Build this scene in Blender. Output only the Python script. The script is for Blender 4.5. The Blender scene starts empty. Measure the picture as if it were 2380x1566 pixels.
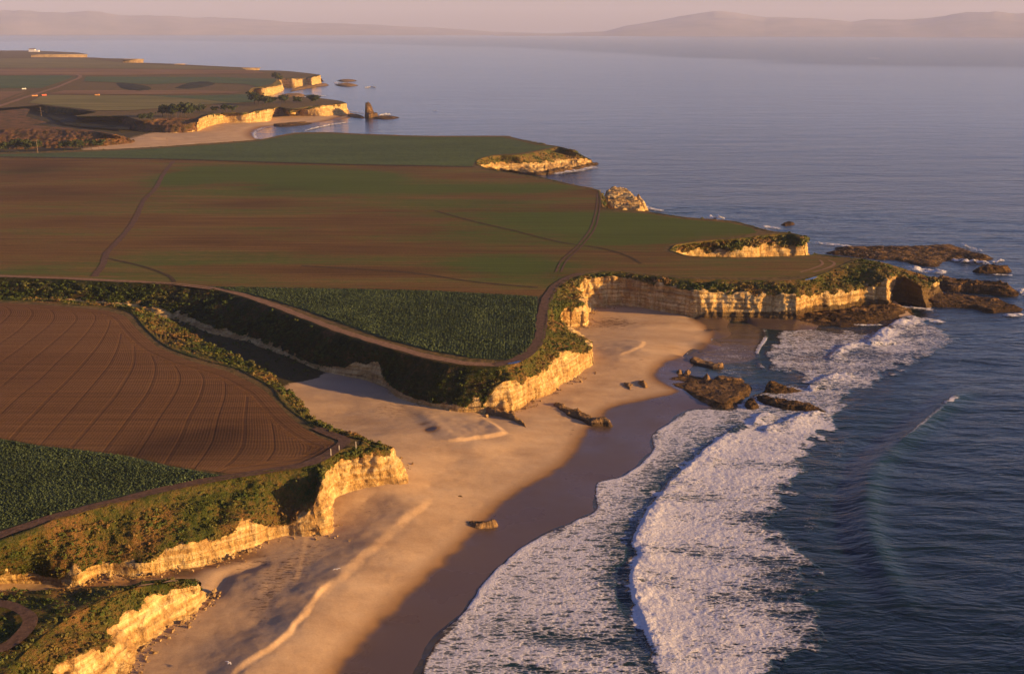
import bpy, math, random
import numpy as np
from mathutils import Matrix, Vector
from mathutils.geometry import delaunay_2d_cdt

# ------------------------------------------------------------------ camera
S = bpy.context.scene
FX, CX, CY, CH = 2552.0, 1190.0, 783.0, 100.0      # focal in plan units, centre, height in metres
PITCH, ROLL = math.radians(15.60), math.radians(0.12)
cam = bpy.data.objects.new('camera', bpy.data.cameras.new('camera'))
S.collection.objects.link(cam)
cam.data.sensor_width = 36.0
cam.data.lens = FX / 2380.0 * 36.0
cam.data.clip_start = 1.0
cam.data.clip_end = 120000.0
R = Matrix.Rotation(math.pi / 2 - PITCH, 3, 'X') @ Matrix.Rotation(ROLL, 3, 'Z')
cam.matrix_world = Matrix.Translation((0, 0, CH)) @ R.to_4x4()
S.camera = cam
RN = np.array(R)

# ------------------------------------------------------------------ sky, sun, exposure
SUN_AZ, SUN_EL = math.radians(-14), math.radians(11.3)   # azimuth measured from +X
to_sun = Vector((math.cos(SUN_AZ) * math.cos(SUN_EL), math.sin(SUN_AZ) * math.cos(SUN_EL), math.sin(SUN_EL)))
sl = bpy.data.lights.new('sun', 'SUN')
sl.energy = 5.0
sl.angle = math.radians(0.6)
sl.color = (1.0, 0.56, 0.16)
so = bpy.data.objects.new('sun', sl)
S.collection.objects.link(so)
so.rotation_euler = to_sun.to_track_quat('Z', 'Y').to_euler()
W = bpy.data.worlds.new('World')
S.world = W
W.use_nodes = True
wn, wl = W.node_tree.nodes, W.node_tree.links
wn.clear()
sky = wn.new('ShaderNodeTexSky')
sky.sky_type = 'NISHITA'
sky.sun_disc = False
sky.sun_elevation = SUN_EL
sky.sun_rotation = math.atan2(to_sun.x, to_sun.y)
sky.altitude = 50
sky.air_density = 1.0
sky.dust_density = 1.6
sky.ozone_density = 2.5
tint = wn.new('ShaderNodeMix'); tint.data_type = 'RGBA'; tint.blend_type = 'MULTIPLY'
tint.inputs[0].default_value = 1.0
# dusk haze belt: pink at the horizon, violet blue higher up
tc = wn.new('ShaderNodeTexCoord'); sx = wn.new('ShaderNodeSeparateXYZ'); belt = wn.new('ShaderNodeValToRGB')
wl.new(tc.outputs['Generated'], sx.inputs[0]); wl.new(sx.outputs[2], belt.inputs[0])
belt.color_ramp.elements[0].position = 0.0; belt.color_ramp.elements[0].color = (1.42, 1.08, 1.25, 1)
belt.color_ramp.elements[1].position = 0.14; belt.color_ramp.elements[1].color = (1.16, 1.18, 1.68, 1)
e4 = belt.color_ramp.elements.new(0.30); e4.color = (.82, .84, 1.30, 1)
e3 = belt.color_ramp.elements.new(0.60); e3.color = (.42, .44, .68, 1)
wl.new(belt.outputs[0], tint.inputs[7])
bg = wn.new('ShaderNodeBackground'); bg.inputs[1].default_value = 0.072
wo = wn.new('ShaderNodeOutputWorld')
wl.new(sky.outputs[0], tint.inputs[6]); wl.new(tint.outputs[2], bg.inputs[0]); wl.new(bg.outputs[0], wo.inputs[0])
S.view_settings.view_transform = 'Standard'
S.view_settings.look = 'None'
S.view_settings.gamma = 1.0
S.view_settings.exposure = 1.25
S.cycles.use_denoising = True
S.cycles.max_bounces = 6
S.cycles.volume_bounces = 1

# ------------------------------------------------------------------ maths helpers
rng = np.random.default_rng(7)
random.seed(7)

def U(px, py, z=0.0):
    """point of the ground plane at height z that the survey photograph puts at (px, py)"""
    px = np.asarray(px, float); py = np.asarray(py, float); z = np.asarray(z, float)
    d = np.stack([(px - CX) / FX, -(py - CY) / FX, -np.ones_like(px + py)], -1) @ RN.T
    t = (z - CH) / d[..., 2]
    return np.stack([d[..., 0] * t, d[..., 1] * t, z + 0 * t], -1)

def onray(px, py, D):
    d = np.array([(px - CX) / FX, -(py - CY) / FX, -1.0]) @ RN.T
    t = D / math.hypot(d[0], d[1])
    return np.array([d[0] * t, d[1] * t, CH + d[2] * t])

def _h(ix, iy, iz, seed):
    n = (ix * 73856093) ^ (iy * 19349663) ^ (iz * 83492791) ^ (seed * 2654435)
    n = (n ^ (n >> 13)) * 1274126177
    n = n & 0x7fffffff
    n = (n ^ (n >> 15)) * 2246822519
    return ((n & 0xffffff) / float(0xffffff)) * 2 - 1

def vn(x, y, z=0.0, seed=1):
    x = np.asarray(x, float); y = np.asarray(y, float); z = np.zeros_like(x) + z
    fx, fy, fz = np.floor(x), np.floor(y), np.floor(z)
    ix, iy, iz = fx.astype(np.int64), fy.astype(np.int64), fz.astype(np.int64)
    u, v, w = x - fx, y - fy, z - fz
    u = u * u * (3 - 2 * u); v = v * v * (3 - 2 * v); w = w * w * (3 - 2 * w)
    r = 0
    for a in (0, 1):
        for b in (0, 1):
            for c in (0, 1):
                r = r + (u if a else 1 - u) * (v if b else 1 - v) * (w if c else 1 - w) * _h(ix + a, iy + b, iz + c, seed)
    return r

def fbm(x, y, z=0.0, o=4, seed=1, g=0.5):
    r, a, s = 0, 1.0, 0
    for k in range(o):
        r = r + a * vn(x * 2 ** k + 17.3 * k, y * 2 ** k - 9.1 * k, np.asarray(z) * 2 ** k, seed + k)
        s += a; a *= g
    return r / s

def sst(a, b, x):
    t = np.clip((x - a) / (b - a), 0, 1)
    return t * t * (3 - 2 * t)

def smooth_line(P, n=6):
    """Catmull-Rom through the rows of P"""
    P = np.asarray(P, float)
    if len(P) < 3:
        return P
    Q = np.vstack([2 * P[0] - P[1], P, 2 * P[-1] - P[-2]])
    out = []
    for i in range(1, len(Q) - 2):
        for k in range(n):
            t = k / n
            a, b, c, d = Q[i - 1], Q[i], Q[i + 1], Q[i + 2]
            out.append(0.5 * ((2 * b) + (-a + c) * t + (2 * a - 5 * b + 4 * c - d) * t * t + (-a + 3 * b - 3 * c + d) * t ** 3))
    out.append(P[-1])
    return np.array(out)

def seg_dist(x, y, L):
    """distance to polyline L (n,2), signed left(+), and arclength parameter 0..1"""
    best = np.full(x.shape, 1e18); sg = np.ones(x.shape); par = np.zeros(x.shape)
    sl_ = np.r_[0, np.cumsum(np.hypot(*np.diff(L[:, :2], axis=0).T))]
    for i in range(len(L) - 1):
        ax, ay = L[i, 0], L[i, 1]; bx, by = L[i + 1, 0] - ax, L[i + 1, 1] - ay
        q = bx * bx + by * by + 1e-12
        t = np.clip(((x - ax) * bx + (y - ay) * by) / q, 0, 1)
        dx, dy = x - ax - t * bx, y - ay - t * by
        d = dx * dx + dy * dy
        m = d < best
        best = np.where(m, d, best)
        sg = np.where(m, np.sign(bx * (y - ay) - by * (x - ax)), sg)
        par = np.where(m, (sl_[i] + t * (sl_[i + 1] - sl_[i])) / sl_[-1], par)
    return np.sqrt(best) * sg, par

def inside(x, y, P):
    r = np.zeros(x.shape, bool)
    n = len(P)
    for i in range(n):
        x1, y1, x2, y2 = P[i][0], P[i][1], P[(i + 1) % n][0], P[(i + 1) % n][1]
        if y1 == y2:
            continue
        c = ((y1 > y) != (y2 > y)) & (x < (x2 - x1) * (y - y1) / (y2 - y1) + x1)
        r ^= c
    return r

def poly_sd(x, y, P):
    """signed distance, positive inside"""
    d, _ = seg_dist(x, y, np.vstack([P, P[:1]]))
    d = np.abs(d)
    return np.where(inside(x, y, P), d, -d)

def mesh_obj(name, V, F, mat, attrs=None, smooth=True, parent=None, link=True):
    V = np.asarray(V, np.float32)
    F = np.asarray(F, np.int32)
    me = bpy.data.meshes.new(name)
    me.vertices.add(len(V)); me.vertices.foreach_set('co', V.ravel())
    k = F.shape[1]
    me.loops.add(F.size); me.loops.foreach_set('vertex_index', F.ravel())
    me.polygons.add(len(F))
    me.polygons.foreach_set('loop_start', np.arange(0, F.size, k, dtype=np.int32))
    me.polygons.foreach_set('use_smooth', np.full(len(F), smooth))
    me.update(calc_edges=True)
    me.validate(clean_customdata=False)
    for an, av in (attrs or {}).items():
        if len(me.vertices) == len(av):
            a = me.attributes.new(an, 'FLOAT', 'POINT')
            a.data.foreach_set('value', np.asarray(av, np.float32).ravel())
    me.materials.append(mat)
    o = bpy.data.objects.new(name, me)
    S.collection.objects.link(o)
    if parent:
        o.parent = parent
    return o

def tag(o, label=None, cat=None, group=None, kind=None):
    if label: o['label'] = label
    if cat: o['category'] = cat
    if group: o['group'] = group
    if kind: o['kind'] = kind
    return o

def gridf(nu, nv):
    i, j = np.meshgrid(np.arange(nu - 1), np.arange(nv - 1), indexing='ij')
    a = (i * nv + j).ravel()
    return np.stack([a, a + nv, a + nv + 1, a + 1], 1)

# ------------------------------------------------------------------ node helpers
class NT:
    def __init__(s, name):
        s.m = bpy.data.materials.new(name); s.m.use_nodes = True
        s.t = s.m.node_tree; s.t.nodes.clear()
        s.out = s.t.nodes.new('ShaderNodeOutputMaterial')
        s.pos = s.t.nodes.new('ShaderNodeNewGeometry').outputs['Position']
    def n(s, typ, **kw):
        x = s.t.nodes.new(typ)
        for k, v in kw.items(): setattr(x, k, v)
        return x
    def put(s, sock, v):
        if isinstance(v, bpy.types.NodeSocket): s.t.links.new(v, sock)
        elif isinstance(v, (tuple, list)) and len(v) == 3 and sock.type == 'RGBA': sock.default_value = (*v, 1)
        else: sock.default_value = v
    def math(s, op, a, b=0.0, c=0.0, clamp=False):
        x = s.n('ShaderNodeMath', operation=op, use_clamp=clamp)
        s.put(x.inputs[0], a); s.put(x.inputs[1], b); s.put(x.inputs[2], c)
        return x.outputs[0]
    def attr(s, name):
        return s.n('ShaderNodeAttribute', attribute_name=name).outputs['Fac']
    def coord(s, sc=(1, 1, 1), rot=(0, 0, 0)):
        x = s.n('ShaderNodeMapping', vector_type='POINT')
        s.put(x.inputs[0], s.pos); x.inputs[3].default_value = sc; x.inputs[2].default_value = rot
        return x.outputs[0]
    def noise(s, scale=1.0, detail=4, rough=0.55, sc=(1, 1, 1), rot=(0, 0, 0), dist=0.0):
        x = s.n('ShaderNodeTexNoise')
        s.put(x.inputs['Vector'], s.coord(sc, rot)); x.inputs['Scale'].default_value = scale
        x.inputs['Detail'].default_value = detail; x.inputs['Roughness'].default_value = rough
        x.inputs['Distortion'].default_value = dist
        return x.outputs['Fac']
    def voro(s, scale, feature='DISTANCE_TO_EDGE', sc=(1, 1, 1), warp=None, out='Distance'):
        x = s.n('ShaderNodeTexVoronoi', feature=feature)
        v = s.coord(sc)
        if warp:
            nn = s.n('ShaderNodeTexNoise'); s.put(nn.inputs['Vector'], v); nn.inputs['Scale'].default_value = warp[0]; nn.inputs['Detail'].default_value = 3
            sb = s.n('ShaderNodeVectorMath', operation='MULTIPLY_ADD'); s.put(sb.inputs[0], nn.outputs['Color']); sb.inputs[1].default_value = (warp[1],) * 3
            s.put(sb.inputs[2], v); v = sb.outputs[0]
        s.put(x.inputs['Vector'], v); x.inputs['Scale'].default_value = scale
        return x.outputs[out]
    def ramp(s, f, stops, mode='LINEAR'):
        x = s.n('ShaderNodeValToRGB'); s.put(x.inputs[0], f); cr = x.color_ramp; cr.interpolation = mode
        while len(cr.elements) < len(stops): cr.elements.new(0.5)
        for e, (p, c) in zip(cr.elements, stops):
            e.position = p; e.color = (*c, 1) if len(c) == 3 else c
        return x.outputs[0]
    def mr(s, v, a, b, c=0.0, d=1.0, smooth=True):
        x = s.n('ShaderNodeMapRange', interpolation_type='SMOOTHSTEP' if smooth else 'LINEAR')
        s.put(x.inputs[0], v); s.put(x.inputs[1], a); s.put(x.inputs[2], b); s.put(x.inputs[3], c); s.put(x.inputs[4], d)
        return x.outputs[0]
    def mix(s, f, a, b, mode='MIX'):
        x = s.n('ShaderNodeMix', data_type='RGBA', blend_type=mode)
        s.put(x.inputs[0], f); s.put(x.inputs[6], a); s.put(x.inputs[7], b)
        return x.outputs[2]
    def bump(s, h, dist=0.3, strength=1.0, prev=None):
        x = s.n('ShaderNodeBump'); s.put(x.inputs['Height'], h)
        s.put(x.inputs['Distance'], dist); s.put(x.inputs['Strength'], strength)
        if prev: s.put(x.inputs['Normal'], prev)
        return x.outputs[0]
    def bsdf(s, col, rough=0.9, normal=None, spec=0.3, ior=1.45, final=True, **kw):
        x = s.n('ShaderNodeBsdfPrincipled')
        s.put(x.inputs['Base Color'], col); s.put(x.inputs['Roughness'], rough)
        s.put(x.inputs['Specular IOR Level'], spec); x.inputs['IOR'].default_value = ior
        for k, v in kw.items(): s.put(x.inputs[k], v)
        if normal: s.put(x.inputs['Normal'], normal)
        if final: s.put(s.out.inputs[0], x.outputs[0])
        return x.outputs[0]

# ------------------------------------------------------------------ materials
def m_cliff(name, rock=((.13, .065, .020), (.46, .295, .105), (.75, .58, .28)), veg=None):
    t = NT(name)
    strata = t.noise(1.0, 5, .6, sc=(.06, .06, 1.15))
    streak = t.noise(1.0, 4, .6, sc=(.75, .75, .09), dist=.3)
    fine = t.noise(1.6, 6, .65)
    f = t.math('ADD', t.math('MULTIPLY', strata, .45), t.math('ADD', t.math('MULTIPLY', streak, .3), t.math('MULTIPLY', fine, .25)))
    rc = t.ramp(f, [(.34, rock[0]), (.47, rock[1]), (.60, rock[2])])
    pock = t.mr(t.noise(.55, 5, .7), .58, .70)
    rc = t.mix(t.math('MULTIPLY', pock, .75), rc, (.13, .075, .035))
    seam = t.mr(t.noise(1.0, 3, .6, sc=(.03, .03, 2.6)), .60, .66)
    rc = t.mix(t.math('MULTIPLY', seam, .55), rc, (.16, .10, .05))
    crk = t.mr(t.voro(.42, sc=(1, 1, .22), warp=(.9, .8)), .0, .045, 1, 0)
    rc = t.mix(t.math('MULTIPLY', crk, .22), rc, (.12, .07, .03))
    stain = t.mr(t.noise(.16, 4, .6, sc=(1, 1, .5)), .50, .66)
    rc = t.mix(t.math('MULTIPLY', stain, .60), rc, (.30, .17, .065))
    drip = t.mr(t.noise(1.0, 5, .65, sc=(.42, .42, .05)), .54, .66)
    rc = t.mix(t.math('MULTIPLY', drip, .55), rc, (.17, .10, .045))
    bed = t.mr(t.noise(1.0, 2, .5, sc=(.015, .015, .75)), .44, .50)
    rc = t.mix(t.math('MULTIPLY', bed, .22), rc, (.24, .15, .07))
    low = t.attr('low')
    rc = t.mix(t.math('MULTIPLY', t.mr(t.math('ADD', low, t.math('MULTIPLY', t.math('SUBTRACT', fine, .5), .8)), .35, .75), .85), rc, (.050, .032, .018))
    v1 = t.noise(.11, 6, .62); v2 = t.noise(.9, 5, .7)
    vf = t.math('ADD', t.math('MULTIPLY', v1, .6), t.math('MULTIPLY', v2, .4))
    vc = t.ramp(vf, veg or [(.32, (.022, .034, .008)), (.43, (.065, .080, .018)), (.51, (.13, .105, .030)), (.58, (.19, .105, .036)), (.68, (.34, .22, .085))])
    va = t.attr('veg')
    vm = t.mr(t.math('ADD', va, t.math('MULTIPLY', t.math('SUBTRACT', t.noise(.8, 6, .7), .5), 1.3)), .42, .58)
    col = t.mix(vm, rc, vc)
    h = t.math('ADD', t.math('MULTIPLY', strata, .5), t.math('ADD', t.math('MULTIPLY', fine, .6), t.math('MULTIPLY', streak, .7)))
    h = t.math('ADD', h, t.math('MULTIPLY', t.math('MULTIPLY', t.noise(2.2, 4, .7), 1.2), vm))
    t.bsdf(col, .95, t.bump(h, .85, 1.0), spec=.1)
    return t.m

def m_soil(name, rows=None, green=True, base=((.065, .034, .010), (.150, .082, .024), (.220, .135, .042)), grow=((.044, .074, .010), (.075, .130, .016))):
    t = NT(name)
    big = t.noise(.02, 5, .6, sc=(.35, 1.6, 1), rot=(0, 0, .05))
    fine = t.noise(1.4, 5, .7)
    rowline = t.noise(1.0, 3, .5, sc=(.02, .55, 1), rot=(0, 0, .03))
    f = t.math('ADD', t.math('MULTIPLY', big, .48), t.math('ADD', t.math('MULTIPLY', fine, .30), t.math('MULTIPLY', rowline, .24)))
    col = t.ramp(f, [(.36, base[0]), (.50, base[1]), (.63, base[2])])
    if green:
        st2 = t.noise(.11, 5, .65, sc=(.12, 1.5, 1), rot=(0, 0, .04))
        g = t.math('ADD', t.attr('green'), t.math('MULTIPLY', t.math('SUBTRACT', st2, .5), 1.3))
        gm = t.mr(t.math('ADD', g, t.math('ADD', t.math('MULTIPLY', t.math('SUBTRACT', t.noise(.55, 5, .8, sc=(.35, 1.3, 1)), .5), 2.0), t.math('MULTIPLY', t.math('SUBTRACT', big, .5), 3.2))), -.10, .95, 0, .88)
        col = t.mix(gm, col, t.mix(fine, grow[0], grow[1]))
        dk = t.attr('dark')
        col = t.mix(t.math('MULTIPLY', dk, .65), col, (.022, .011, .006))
    h = t.math('MULTIPLY', fine, .5)
    h = t.math('ADD', h, t.math('MULTIPLY', rowline, .5))
    rr2 = t.noise(1.0, 2, .6, sc=(.012, .9, 1), rot=(0, 0, .04)); col = t.mix(t.mr(rr2, .40, .60, 0, .50), col, t.mix(.5, col, (.02, .012, .006)))
    if rows:
        r = t.attr('row')
        w = t.math('SINE', t.math('MULTIPLY', r, 2 * math.pi / .72))
        tr = t.math('POWER', t.math('ADD', t.math('MULTIPLY', t.math('SINE', t.math('MULTIPLY', r, 2 * math.pi / 7.6)), .5), .5), 30.0)
        h = t.math('ADD', h, t.math('ADD', t.math('MULTIPLY', w, .06), t.math('MULTIPLY', tr, -.28)))
        col = t.mix(t.math('MULTIPLY', tr, .20), col, (.045, .020, .009))
        col = t.mix(t.mr(w, -.2, 1, 0, .12), col, (.17, .09, .05))
    t.bsdf(col, .95, t.bump(h, .22, .8), spec=.1)
    return t.m

def m_green(name, a=(.020, .034, .016), b=(.048, .076, .032), scale=.9):
    t = NT(name)
    f = t.noise(scale, 5, .7); g = t.noise(.03, 4, .6, sc=(.4, 1.4, 1))
    f2 = t.math('ADD', t.math('MULTIPLY', f, .6), t.math('MULTIPLY', g, .4))
    t.bsdf(t.ramp(f2, [(.38, a), (.62, b)]), .8, t.bump(f, .8, 1), spec=.15)
    return t.m

def m_flat(name, a, b, scale=1.0, dist=.15, rough=.95, spec=.1, sc=(1, 1, 1), det=5):
    t = NT(name)
    f = t.noise(scale, det, .65, sc=sc)
    t.bsdf(t.ramp(f, [(.35, a), (.65, b)]), rough, t.bump(f, dist, .8), spec=spec)
    return t.m

def m_sand():
    t = NT('sand')
    fine = t.noise(2.5, 4, .7); mid = t.noise(.12, 5, .6, sc=(.7, 1.4, 1))
    wet, kelp, pale = t.attr('wet'), t.attr('kelp'), t.attr('pale')
    f = t.math('ADD', t.math('MULTIPLY', fine, .35), t.math('MULTIPLY', mid, .65))
    dry = t.ramp(f, [(.35, (.38, .250, .140)), (.65, (.54, .385, .230))])
    dry = t.mix(t.math('MULTIPLY', pale, .75), dry, (.29, .225, .18))
    k = t.mr(t.math('ADD', t.noise(.9, 8, .80, sc=(.55, 1.5, 1)), t.math('MULTIPLY', kelp, .15)), .60, .74)
    dry = t.mix(t.math('MULTIPLY', k, t.mr(kelp, 0, .5, .15, .8)), dry, (.085, .045, .024))
    gr = t.mr(t.math('ADD', t.attr('grass'), t.math('MULTIPLY', t.math('SUBTRACT', t.noise(.25, 7, .75), .5), 1.5)), .40, .62)
    dry = t.mix(gr, dry, t.mix(t.noise(.7, 5, .7), (.020, .024, .009), (.085, .065, .028)))
    edge = t.math('ADD', wet, t.math('MULTIPLY', t.math('SUBTRACT', mid, .5), .35))
    damp = t.mr(edge, .05, .55); slick = t.mr(edge, .42, .62)
    col = t.mix(damp, dry, t.mix(slick, (.25, .14, .060), (.088, .060, .044)))
    rough = t.math('SUBTRACT', .95, t.math('ADD', t.math('MULTIPLY', damp, .15), t.math('MULTIPLY', slick, t.mr(t.noise(.05, 4, .6), .35, .65, .38, .58))))
    h = t.math('MULTIPLY', t.math('ADD', t.math('MULTIPLY', mid, .55), t.math('MULTIPLY', fine, .16)), t.math('SUBTRACT', 1.0, t.math('MULTIPLY', slick, .93)))
    t.bsdf(col, rough, t.bump(h, .30, .7), spec=t.mr(slick, 0, 1, .1, .58))
    return t.m

def m_water():
    t = NT('sea_water')
    foam, thin, calm, shal = t.attr('foam'), t.attr('thin'), t.attr('calm'), t.attr('shal')
    # lace of foam
    e1 = t.voro(.55, warp=(.7, 1.1), sc=(.55, 1.5, 1)); e2 = t.voro(1.5, warp=(1.6, .5), sc=(.6, 1.5, 1))
    n1 = t.noise(.30, 7, .72, sc=(.55, 1.6, 1)); n2 = t.noise(2.2, 5, .7)
    lace = t.math('SUBTRACT', 1.0, t.math('ADD', t.math('MULTIPLY', t.mr(e1, 0, .38, smooth=False), .55), t.math('MULTIPLY', t.mr(e2, 0, .3, smooth=False), .45)))
    fld = t.math('ADD', t.math('MULTIPLY', lace, .85), t.math('ADD', t.math('MULTIPLY', n1, .62), t.math('MULTIPLY', n2, .30)))
    fm = t.mr(t.math('ADD', fld, t.math('MULTIPLY', foam, 1.15)), 1.30, 1.84)
    deep = t.mix(shal, (.0035, .014, .024), (.014, .046, .040))
    wc = t.mix(thin, deep, (.085, .062, .048))
    w1 = t.noise(.045, 3, .5, sc=(.35, 1, 1), rot=(0, 0, -.12)); w2 = t.noise(.20, 4, .6, sc=(.30, 1, 1), rot=(0, 0, -.10), dist=.6)
    w3 = t.noise(1.1, 4, .6, sc=(.45, 1, 1), rot=(0, 0, -.05)); w4 = t.noise(.012, 2, .5, sc=(.3, 1, 1))
    wh = t.math('ADD', t.math('ADD', t.math('MULTIPLY', w1, 2.2), t.math('MULTIPLY', w2, 1.25)), t.math('ADD', t.math('MULTIPLY', w3, .22), t.math('MULTIPLY', w4, 2.5)))
    amp = t.math('SUBTRACT', 1.0, t.math('MULTIPLY', calm, .90))
    nb = t.bump(t.math('MULTIPLY', wh, amp), 1.0, .75)
    water = t.bsdf(wc, t.mr(thin, 0, 1, .14, .22), nb, spec=t.mr(t.attr('wind'), 0, 1, .5, .06), ior=1.33, final=False)
    fh = t.math('ADD', t.math('MULTIPLY', fm, .20), t.math('ADD', t.math('MULTIPLY', n2, .5), t.math('MULTIPLY', lace, .25)))
    fw = t.bsdf(t.mix(n2, (.44, .44, .50), (.66, .66, .71)), .85, t.bump(fh, .40, .8), spec=.2, final=False)
    mx = t.n('ShaderNodeMixShader'); t.put(mx.inputs[0], fm); t.put(mx.inputs[1], water); t.put(mx.inputs[2], fw)
    t.put(t.out.inputs[0], mx.outputs[0])
    return t.m

def m_foam():
    t = NT('white_foam')
    n2 = t.noise(1.2, 6, .7); e = t.attr('edge')
    fw = t.bsdf(t.mix(n2, (.6, .6, .64), (.82, .82, .84)), .85, t.bump(n2, .6, .9), final=False)
    tr = t.n('ShaderNodeBsdfTransparent')
    a = t.mr(t.math('ADD', e, t.math('MULTIPLY', t.math('SUBTRACT', t.noise(.8, 7, .8, sc=(.4, 1.6, 1)), .5), 4.0)), .40, .95)
    mx = t.n('ShaderNodeMixShader'); t.put(mx.inputs[0], a); t.put(mx.inputs[1], tr.outputs[0]); t.put(mx.inputs[2], fw)
    t.put(t.out.inputs[0], mx.outputs[0])
    return t.m

def m_leaf(name, stops):
    t = NT(name)
    f = t.math('ADD', t.math('MULTIPLY', t.attr('tone'), .8), t.math('MULTIPLY', t.noise(3.0, 3, .6), .2))
    t.bsdf(t.ramp(f, stops), .7, spec=.15)
    return t.m

M_CLIFF = m_cliff('sandstone_cliff')
M_DARKCLIFF = m_cliff('wet_cliff', rock=((.10, .062, .032), (.30, .20, .10), (.42, .29, .15)))
M_VALE = m_cliff('valley_bank', veg=[(.34, (.012, .018, .007)), (.46, (.026, .036, .011)), (.55, (.060, .050, .018)), (.62, (.13, .070, .030)), (.70, (.20, .12, .05))])  # darker plant colours put the bank's shade into the material
M_RUST = m_cliff('rusty_bank', veg=[(.34, (.022, .030, .010)), (.44, (.08, .058, .022)), (.52, (.14, .075, .035)), (.60, (.20, .10, .045)), (.70, (.30, .18, .09))])
M_ROCKPALE = m_cliff('fallen_rock', rock=((.16, .09, .04), (.36, .24, .11), (.55, .41, .21)))
M_ROCK = m_cliff('shore_rock', rock=((.060, .036, .018), (.17, .105, .050), (.34, .22, .10)))
M_SHELF = m_cliff('brown_shelf', rock=((.010, .006, .003), (.026, .016, .008), (.065, .040, .019)))
M_REEF = m_cliff('dark_reef', rock=((.006, .004, .0025), (.015, .010, .006), (.040, .025, .012)))
M_SOILA = m_soil('furrowed_soil', rows=True, base=((.085, .041, .014), (.150, .074, .026), (.190, .100, .038)))
M_SOILB = m_soil('field_soil')
M_KALE = m_green('crop_green')
M_KALEFAR = m_green('crop_green_far', (.040, .062, .012), (.080, .112, .024), .35)
M_TRACK = m_flat('track_dirt', (.075, .045, .030), (.14, .085, .055), 1.2, .12)
M_PALETRACK = m_flat('pale_track_dirt', (.17, .10, .06), (.27, .165, .095), 1.2, .12)
M_TERR = m_flat('terrace_grass', (.065, .055, .018), (.170, .110, .042), .5, .5)
M_SAND = m_sand()
M_WATER = m_water()
M_FOAM = m_foam()
M_SCRUB = m_leaf('scrub_leaf', [(.0, (.020, .034, .008)), (.28, (.055, .078, .016)), (.46, (.105, .100, .026)), (.64, (.185, .100, .034)), (.85, (.28, .185, .07))])
M_CROP = m_leaf('sprout_leaf', [(.0, (.026, .040, .019)), (.5, (.052, .080, .036)), (1.0, (.100, .140, .062))])
M_TREE = m_leaf('tree_leaf', [(.0, (.014, .022, .008)), (.5, (.030, .045, .014)), (1.0, (.070, .075, .026))])
M_BARK = m_flat('bark', (.05, .035, .022), (.10, .07, .045), 3)
M_WOOD = m_flat('weathered_wood', (.16, .11, .07), (.30, .22, .15), 3)
M_PALEWOOD = m_flat('pale_wood', (.42, .37, .30), (.55, .50, .42), 3)
M_WHITE = m_flat('white_paint', (.70, .68, .64), (.82, .80, .76), 2, .02, .6, .3)
M_RED = m_flat('red_paint', (.45, .07, .03), (.55, .10, .05), 2, .02, .5, .4)
M_ORANGE = m_flat('orange_paint', (.60, .28, .08), (.70, .36, .12), 2, .02, .5, .4)
M_DARK = m_flat('dark_rubber', (.02, .02, .02), (.03, .03, .03), 2, .02, .7, .3)
M_PUDDLE = NT('puddle_water')
M_PUDDLE.bsdf((.02, .025, .03), .08, spec=.5); M_PUDDLE = M_PUDDLE.m

# ------------------------------------------------------------------ ground heights
T = 13.0
def und(x, y):
    return 0.30 * fbm(x / 55., y / 75., 0, 3, 5) - 0.1

def PW(pts, z=T):
    p = np.array(pts, float)
    return U(p[:, 0], p[:, 1], p[:, 2] if p.shape[1] > 2 else z)

def top_sheet(name, pts, mat, dz=0.0, step=6.0, attrs=None, smooth=False, z=T, label=None, kind='structure', world=None, und_amp=1.0, cat=None):
    P = world if world is not None else PW(pts, z)
    if smooth: P = smooth_line(P, 4)
    # subdivide long edges
    B = []
    for i in range(len(P)):
        a, b = P[i], P[(i + 1) % len(P)]
        n = max(1, int(np.hypot(*(b - a)[:2]) / step))
        for k in range(n): B.append(a + (b - a) * k / n)
    B = np.array(B)
    x0, y0 = B[:, 0].min(), B[:, 1].min(); x1, y1 = B[:, 0].max(), B[:, 1].max()
    gx, gy = np.meshgrid(np.arange(x0 + step * .37, x1, step), np.arange(y0 + step * .61, y1, step))
    gx = gx.ravel() + rng.uniform(-.2, .2, gx.size) * step; gy = gy.ravel() + rng.uniform(-.2, .2, gy.size) * step
    keep = poly_sd(gx, gy, B[:, :2]) > step * .35
    pts2 = [Vector((a, b)) for a, b in B[:, :2]] + [Vector((a, b)) for a, b in zip(gx[keep], gy[keep])]
    nb = len(B)
    r = delaunay_2d_cdt(pts2, [(i, (i + 1) % nb) for i in range(nb)], [], 1, 1e-4)
    V = np.array([(v.x, v.y) for v in r[0]])
    F = np.array([f for f in r[2] if len(f) == 3])
    # face orientation up
    a, b, c = V[F[:, 0]], V[F[:, 1]], V[F[:, 2]]
    cr = (b[:, 0] - a[:, 0]) * (c[:, 1] - a[:, 1]) - (b[:, 1] - a[:, 1]) * (c[:, 0] - a[:, 0])
    F[cr < 0] = F[cr < 0][:, ::-1]
    Z = z + dz + und(V[:, 0], V[:, 1]) * und_amp
    if world is not None and np.ptp(B[:, 2]) > 1:
        lowb = B[B[:, 2] < z - .4]
        dd = np.array([((V[:, 0] - p[0]) ** 2 + (V[:, 1] - p[1]) ** 2) for p in B[::2]]); wv = 1 / (dd + .3) ** 1.5
        Z = Z + (wv * (B[::2, 2] - z)[:, None]).sum(0) / wv.sum(0)
    at = attrs(V[:, 0], V[:, 1]) if attrs else None
    o = mesh_obj(name, np.c_[V, Z], F, mat, at)
    tag(o, label, cat, kind=kind)
    return o

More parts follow.
